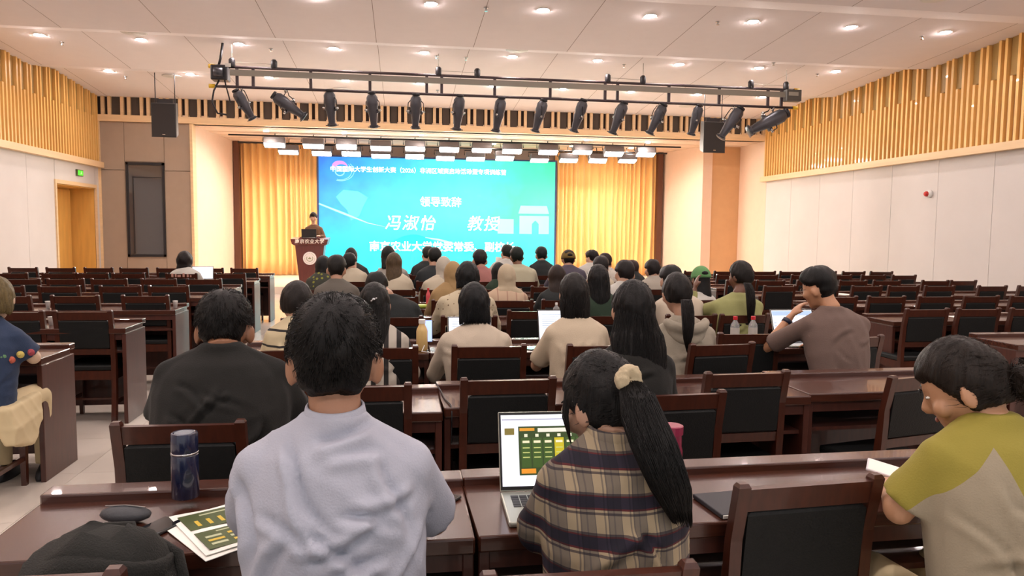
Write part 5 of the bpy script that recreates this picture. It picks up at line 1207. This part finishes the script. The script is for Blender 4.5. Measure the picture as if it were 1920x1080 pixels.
r_, HM_, so_, *_x = person('woman in blue blouse with embroidered flowers and fair hair seated by the aisle', (-2.26, 4.54, 1.262), (-2.285, .985), .42, 'bob', (150, 128, 78), cloth('blue_denim', (42, 62, 96), .85), 'short', (224, 190, 160), pitch=.25, hyaw=.2, q=1, lean=.14, seed=43, hl=.2, hw=.085, trousers='khaki', fold=.011,
       arms={'R': ((.22, .12, .80), (.13, .30, .81), (0, 0, -1))})
for k, (dx, dy, dz, c) in enumerate(((.20, .045, .835, (190, 170, 90)), (.235, .085, .84, (150, 60, 70)), (.165, .02, .81, (180, 90, 70)), (.13, .0, .83, (90, 130, 90)))):
    link('embroidered_flower', G().ball((dx, dy - .03, dz), (.022, .012, .02), 8, 6).ball((dx, dy - .042, dz), .007, 6, 4).mesh('f', True), mat('thread_%d' % k, c, .8), r_)
g = G(); g.loft([[(.17, -.14, .36), (.23, -.14, .36), (.22, .1, .3), (.15, .1, .3)], [(.12, -.13, .45), (.235, -.13, .44), (.22, .22, .43), (.13, .2, .42)], [(.06, -.13, .56), (.2, -.13, .56), (.2, .25, .58), (.06, .25, .58)]])
me = fuse(g, .012, 4); folds(me, .008, 5, 18); link('draped_skirt', me, TR['khaki'], r_)
# --- fourth to eighth rows: label, top, shoulders, width, hair ...
def tee(name, rgb): return cloth(name, rgb, .9)
cr2 = tee('cloth_cream', (226, 212, 186)); wh2 = tee('cloth_white', (226, 222, 212)); gy2 = tee('cloth_taupe_grey', (118, 110, 100)); pk = tee('cloth_pink', (196, 132, 124)); dk = tee('cloth_dark', (36, 40, 40)); gp = tee('cloth_grey_purple', (92, 84, 100)); gn = tee('cloth_dark_green', (30, 56, 34))
dkh = (24, 20, 19); brn = (58, 40, 30)
up_arm = {'L': ((-.30, .30, .86), (-.24, .36, 1.06), (1, 0, 0)), 'R': ((.26, .3, .84), (.1, .4, .80))}
P = [
 ('person in white shirt seated just behind the grey hoodie', (2.221, 5.9, 1.277), (2.277, 1.0), .44, dict(hair='short', hc=dkh, shirt=cream, seed=51)),
 ('young woman in pale lime jacket with long ponytail, holding a phone up', (2.793, 5.8, 1.319), (2.728, 1.0), .48, dict(hair='pony', hc=(34, 26, 22), shirt=lime, sleeve='long', q=1, hyaw=.45, seed=53, sk=(120, 80, 60), fold=.007, arms=up_arm, extra={'tail': [(.02, -.08, 1.15, .028), (.03, -.12, 1.08, .034), (.03, -.14, .98, .034), (.03, -.14, .9, .026), (.03, -.14, .84, .016)]})),
 ('woman in cream blouse dotted with small dark motifs, arms spread on desk', (.521, 5.85, 1.30), (.507, 1.03), .47, dict(hair='bob', hc=(20, 22, 22), shirt=dotmat('dotted_blouse', (222, 206, 174), (120, 96, 70)), sleeve='long', q=1, seed=55, hl=.19, hw=.09, hthick=.02, fold=.012)),
 ('person in black leaning forward on the desk beside dotted blouse', (-.192, 5.95, 1.21), (-.06, .98), .44, dict(hair='short', hc=dkh, shirt=dk, sleeve='long', pitch=.5, seed=57)),
 ('woman in dark green tee with white lettering and white hair band', (1.599, 5.9, 1.279), (1.619, .995), .42, dict(hair='long', hc=(18, 16, 16), shirt=gn, q=1, seed=59, hl=.36, hw=.08)),
 ('man in taupe grey shirt with dark hair, by the patterned dress', (-.607, 7.2, 1.30), (-.602, 1.02), .42, dict(hair='short', hc=(40, 34, 30), shirt=gy2, seed=61)),
 ('person wearing a green cap over long dark hair', (3.035, 7.2, 1.21), (2.995, .90), .38, dict(hair='caplong', hc=dkh, shirt=wh2, seed=63, hl=.38, hw=.085, extra={'capm': tee('cap_green', (112, 172, 104))})),
 ('person in tan headscarf behind the dotted blouse', (.50, 7.2, 1.245), (.45, .99), .34, dict(hair='hijab', shirt=tee('cloth_tan', (184, 150, 100)), sleeve='long', seed=65, extra={'scarf': tee('scarf_tan', (188, 154, 104))})),
 ('person in cream headscarf and pale pink checked top', (1.025, 7.2, 1.222), (1.016, .95), .44, dict(hair='hijab', shirt=bandmat('pink_check', 'X', .09, (220, 190, 160), (190, 150, 128), .12), sleeve='long', seed=67, extra={'scarf': tee('scarf_cream', (214, 196, 164))})),
 ('woman with brown hair falling over a dark top', (1.53, 7.2, 1.215), (1.525, .95), .40, dict(hair='long', hc=brn, shirt=dk, sleeve='long', seed=69, hl=.34, hw=.1)),
 ('person in pale shirt with round dark hair before the curtain', (2.227, 7.2, 1.263), (2.186, 1.0), .40, dict(hair='short', hc=(36, 26, 26), shirt=wh2, seed=71, hs=1.06)),
 ('person in green and yellow patterned dress near the podium', (-.85, 8.4, 1.25), (-.86, 1.02), .36, dict(hair='bob', hc=dkh, shirt=dotmat('leaf_print', (58, 60, 48), (150, 150, 50), 22, .3), seed=73, hl=.24, hw=.085)),
 ('woman with very long light-brown-tipped hair in cream top', (-.08, 8.4, 1.29), (-.06, 1.01), .38, dict(hair='long', hc=(112, 88, 58), shirt=cr2, sleeve='long', seed=75, hl=.44, hw=.09)),
 ('person in white headscarf and long cream top', (.476, 8.4, 1.25), (.43, .99), .40, dict(hair='hijab', shirt=cr2, sleeve='long', seed=77, extra={'scarf': tee('scarf_white', (212, 202, 184))})),
 ('person with dark hair and dark green top behind cream headscarf', (1.12, 8.5, 1.18), (1.12, .95), .34, dict(hair='bob', hc=dkh, shirt=gn, seed=79, hl=.22)),
 ('person in pale top with dark hair behind the white hair band', (2.307, 8.4, 1.263), (2.271, 1.0), .38, dict(hair='short', hc=(44, 36, 34), shirt=cr2, seed=81)),
 ('person in light grey shirt beside stage end of curtain', (2.936, 8.4, 1.225), (2.941, .98), .40, dict(hair='short', hc=(40, 30, 30), shirt=tee('cloth_light_grey', (196, 186, 170)), seed=83)),
 ('person in cream tee right behind the podium view', (-.657, 9.7, 1.24), (-.593, .99), .36, dict(hair='short', hc=(40, 36, 34), shirt=cr2, seed=85)),
 ('woman in grey-white top with long black hair against the screen', (-.165, 9.7, 1.335), (-.12, 1.04), .42, dict(hair='long', hc=(20, 24, 20), shirt=tee('cloth_grey_white', (176, 168, 158)), seed=87, hl=.30, hw=.085)),
 ('man in black tee with white shoulder stripe', (.431, 9.7, 1.318), (.405, 1.03), .42, dict(hair='short', hc=(34, 34, 32), shirt=bandmat('black_white_raglan', 'X', .5, (36, 42, 44), (206, 202, 196), .22, .62), seed=89, sleeve='long')),
 ('man in dusty pink tee', (1.024, 9.7, 1.295), (1.039, 1.02), .42, dict(hair='short', hc=(46, 40, 38), shirt=pk, seed=91, hs=1.06)),
 ('man in cream shirt with broad shoulders against the screen', (1.513, 9.7, 1.333), (1.533, 1.05), .49, dict(hair='short', hc=(24, 34, 28), shirt=tee('cloth_cream_rib', (214, 208, 178)), seed=93, sk=(140, 98, 74))),
 ('man in olive cap and grey purple shirt', (2.214, 9.7, 1.303), (2.2, 1.04), .49, dict(hair='cap', hc=dkh, shirt=gp, seed=95, extra={'capm': tee('cap_olive', (128, 104, 44))})),
 ('person in white patterned top before the curtain', (2.72, 9.7, 1.257), (2.745, 1.01), .38, dict(hair='short', hc=(46, 30, 26), shirt=dotmat('pale_print', (222, 212, 198), (150, 130, 120), 30, .2), seed=97)),
 ('dark-haired person half hidden behind the white shirt by curtain end', (3.1, 9.7, 1.165), (3.1, .96), .34, dict(hair='short', hc=(70, 50, 48), shirt=dk, seed=99)),
 ('person in black and white top in the first row by the podium', (-.72, 11.0, 1.275), (-.65, 1.0), .36, dict(hair='bob', hc=(22, 30, 26), shirt=dk, seed=101, hl=.2)),
 ('person in dark jacket in the first row before the screen lettering', (.395, 11.0, 1.303), (.34, 1.03), .38, dict(hair='short', hc=(60, 54, 50), shirt=dk, seed=103, sleeve='long')),
 ('person in white shirt holding a paper in the first row', (1.57, 11.0, 1.336), (1.52, 1.07), .40, dict(hair='short', hc=(40, 44, 40), shirt=wh2, seed=105, arms={'L': ((-.22, .16, .86), (-.06, .20, 1.0), (1, 0, 0)), 'R': ((.21, .2, .84), (.1, .36, .8))})),
 ('man in dark shirt at the screen edge', (2.091, 11.0, 1.31), (2.087, 1.05), .40, dict(hair='short', hc=(22, 36, 30), shirt=dk, seed=107, sleeve='long')),
 ('man in white shirt before the curtain, head turned', (2.851, 10.9, 1.268), (2.81, 1.02), .42, dict(hair='short', hc=(30, 22, 20), shirt=wh2, seed=109, hyaw=.5)),
 ('lone student in white tee with dark bob in the exit door block', (-3.071, 11.2, 1.20), (-3.05, .93), .42, dict(hair='bob', hc=(34, 22, 20), shirt=wh2, seed=111, hl=.22, hw=.10, hthick=.025, hs=1.08)),
]
for lb, tp, sh_, sw_, kw in P:
    kw = dict(kw); kw.setdefault('pitch', .15); kw.setdefault('lean', .13)
    R_ = person(lb, tp, sh_, sw_, **kw)
    if 'green tee' in lb:
        shirt_print(R_[0], '南京农业大学', .075, .0, -.1, .83, mat('print_white', (220, 220, 214), .7))
        o = link('hair_band', G().tube([(.092 * math.cos(a), -.01, .125 * math.sin(a)) for a in np.linspace(.0, PI, 16)], .006, 6).mesh('h', True), white_pl, R_[0]); o.matrix_local = R_[1]
    if 'lone student' in lb:
        g = G()
        for k, (x, w_, h_) in enumerate(((-.12, .03, .05), (-.075, .022, .04), (-.03, .045, .03), (.03, .03, .055), (.085, .028, .045), (.125, .018, .03))): g.rbox((x - w_ / 2, -.132, .845), (x + w_ / 2, -.122, .845 + h_), .004)
        o = link('shirt_print', g.mesh('p'), mat('print_rose', (176, 130, 116), .8), R_[0]); o['kind'] = 'stuff'
p9 = phone(2.50, 6.2, .3, 'phone held up by the young woman in lime jacket', 1.08); p9.rotation_euler = (1.2, 0, .3)
# speaker at the podium, facing the hall
r_, HM_, so_, *_x = person('speaker in brown blouse standing behind the podium', (0, 0, 1.94), (0, 1.585), .44, 'up', (48, 30, 22), tee('cloth_brown', (126, 92, 66)), 'long', (226, 176, 146), pitch=.35, q=1, lean=.06, standing=True, seed=121, hl=.2, hw=.082, stand_z=SZ,
       arms={'L': ((-.24, .04, 1.34), (-.15, .22, 1.36), (0, 0, -1)), 'R': ((.24, .04, 1.34), (.15, .22, 1.36), (0, 0, -1))})
r_.location = (-2.10, 18.58, 0); r_.rotation_euler = (0, 0, PI)
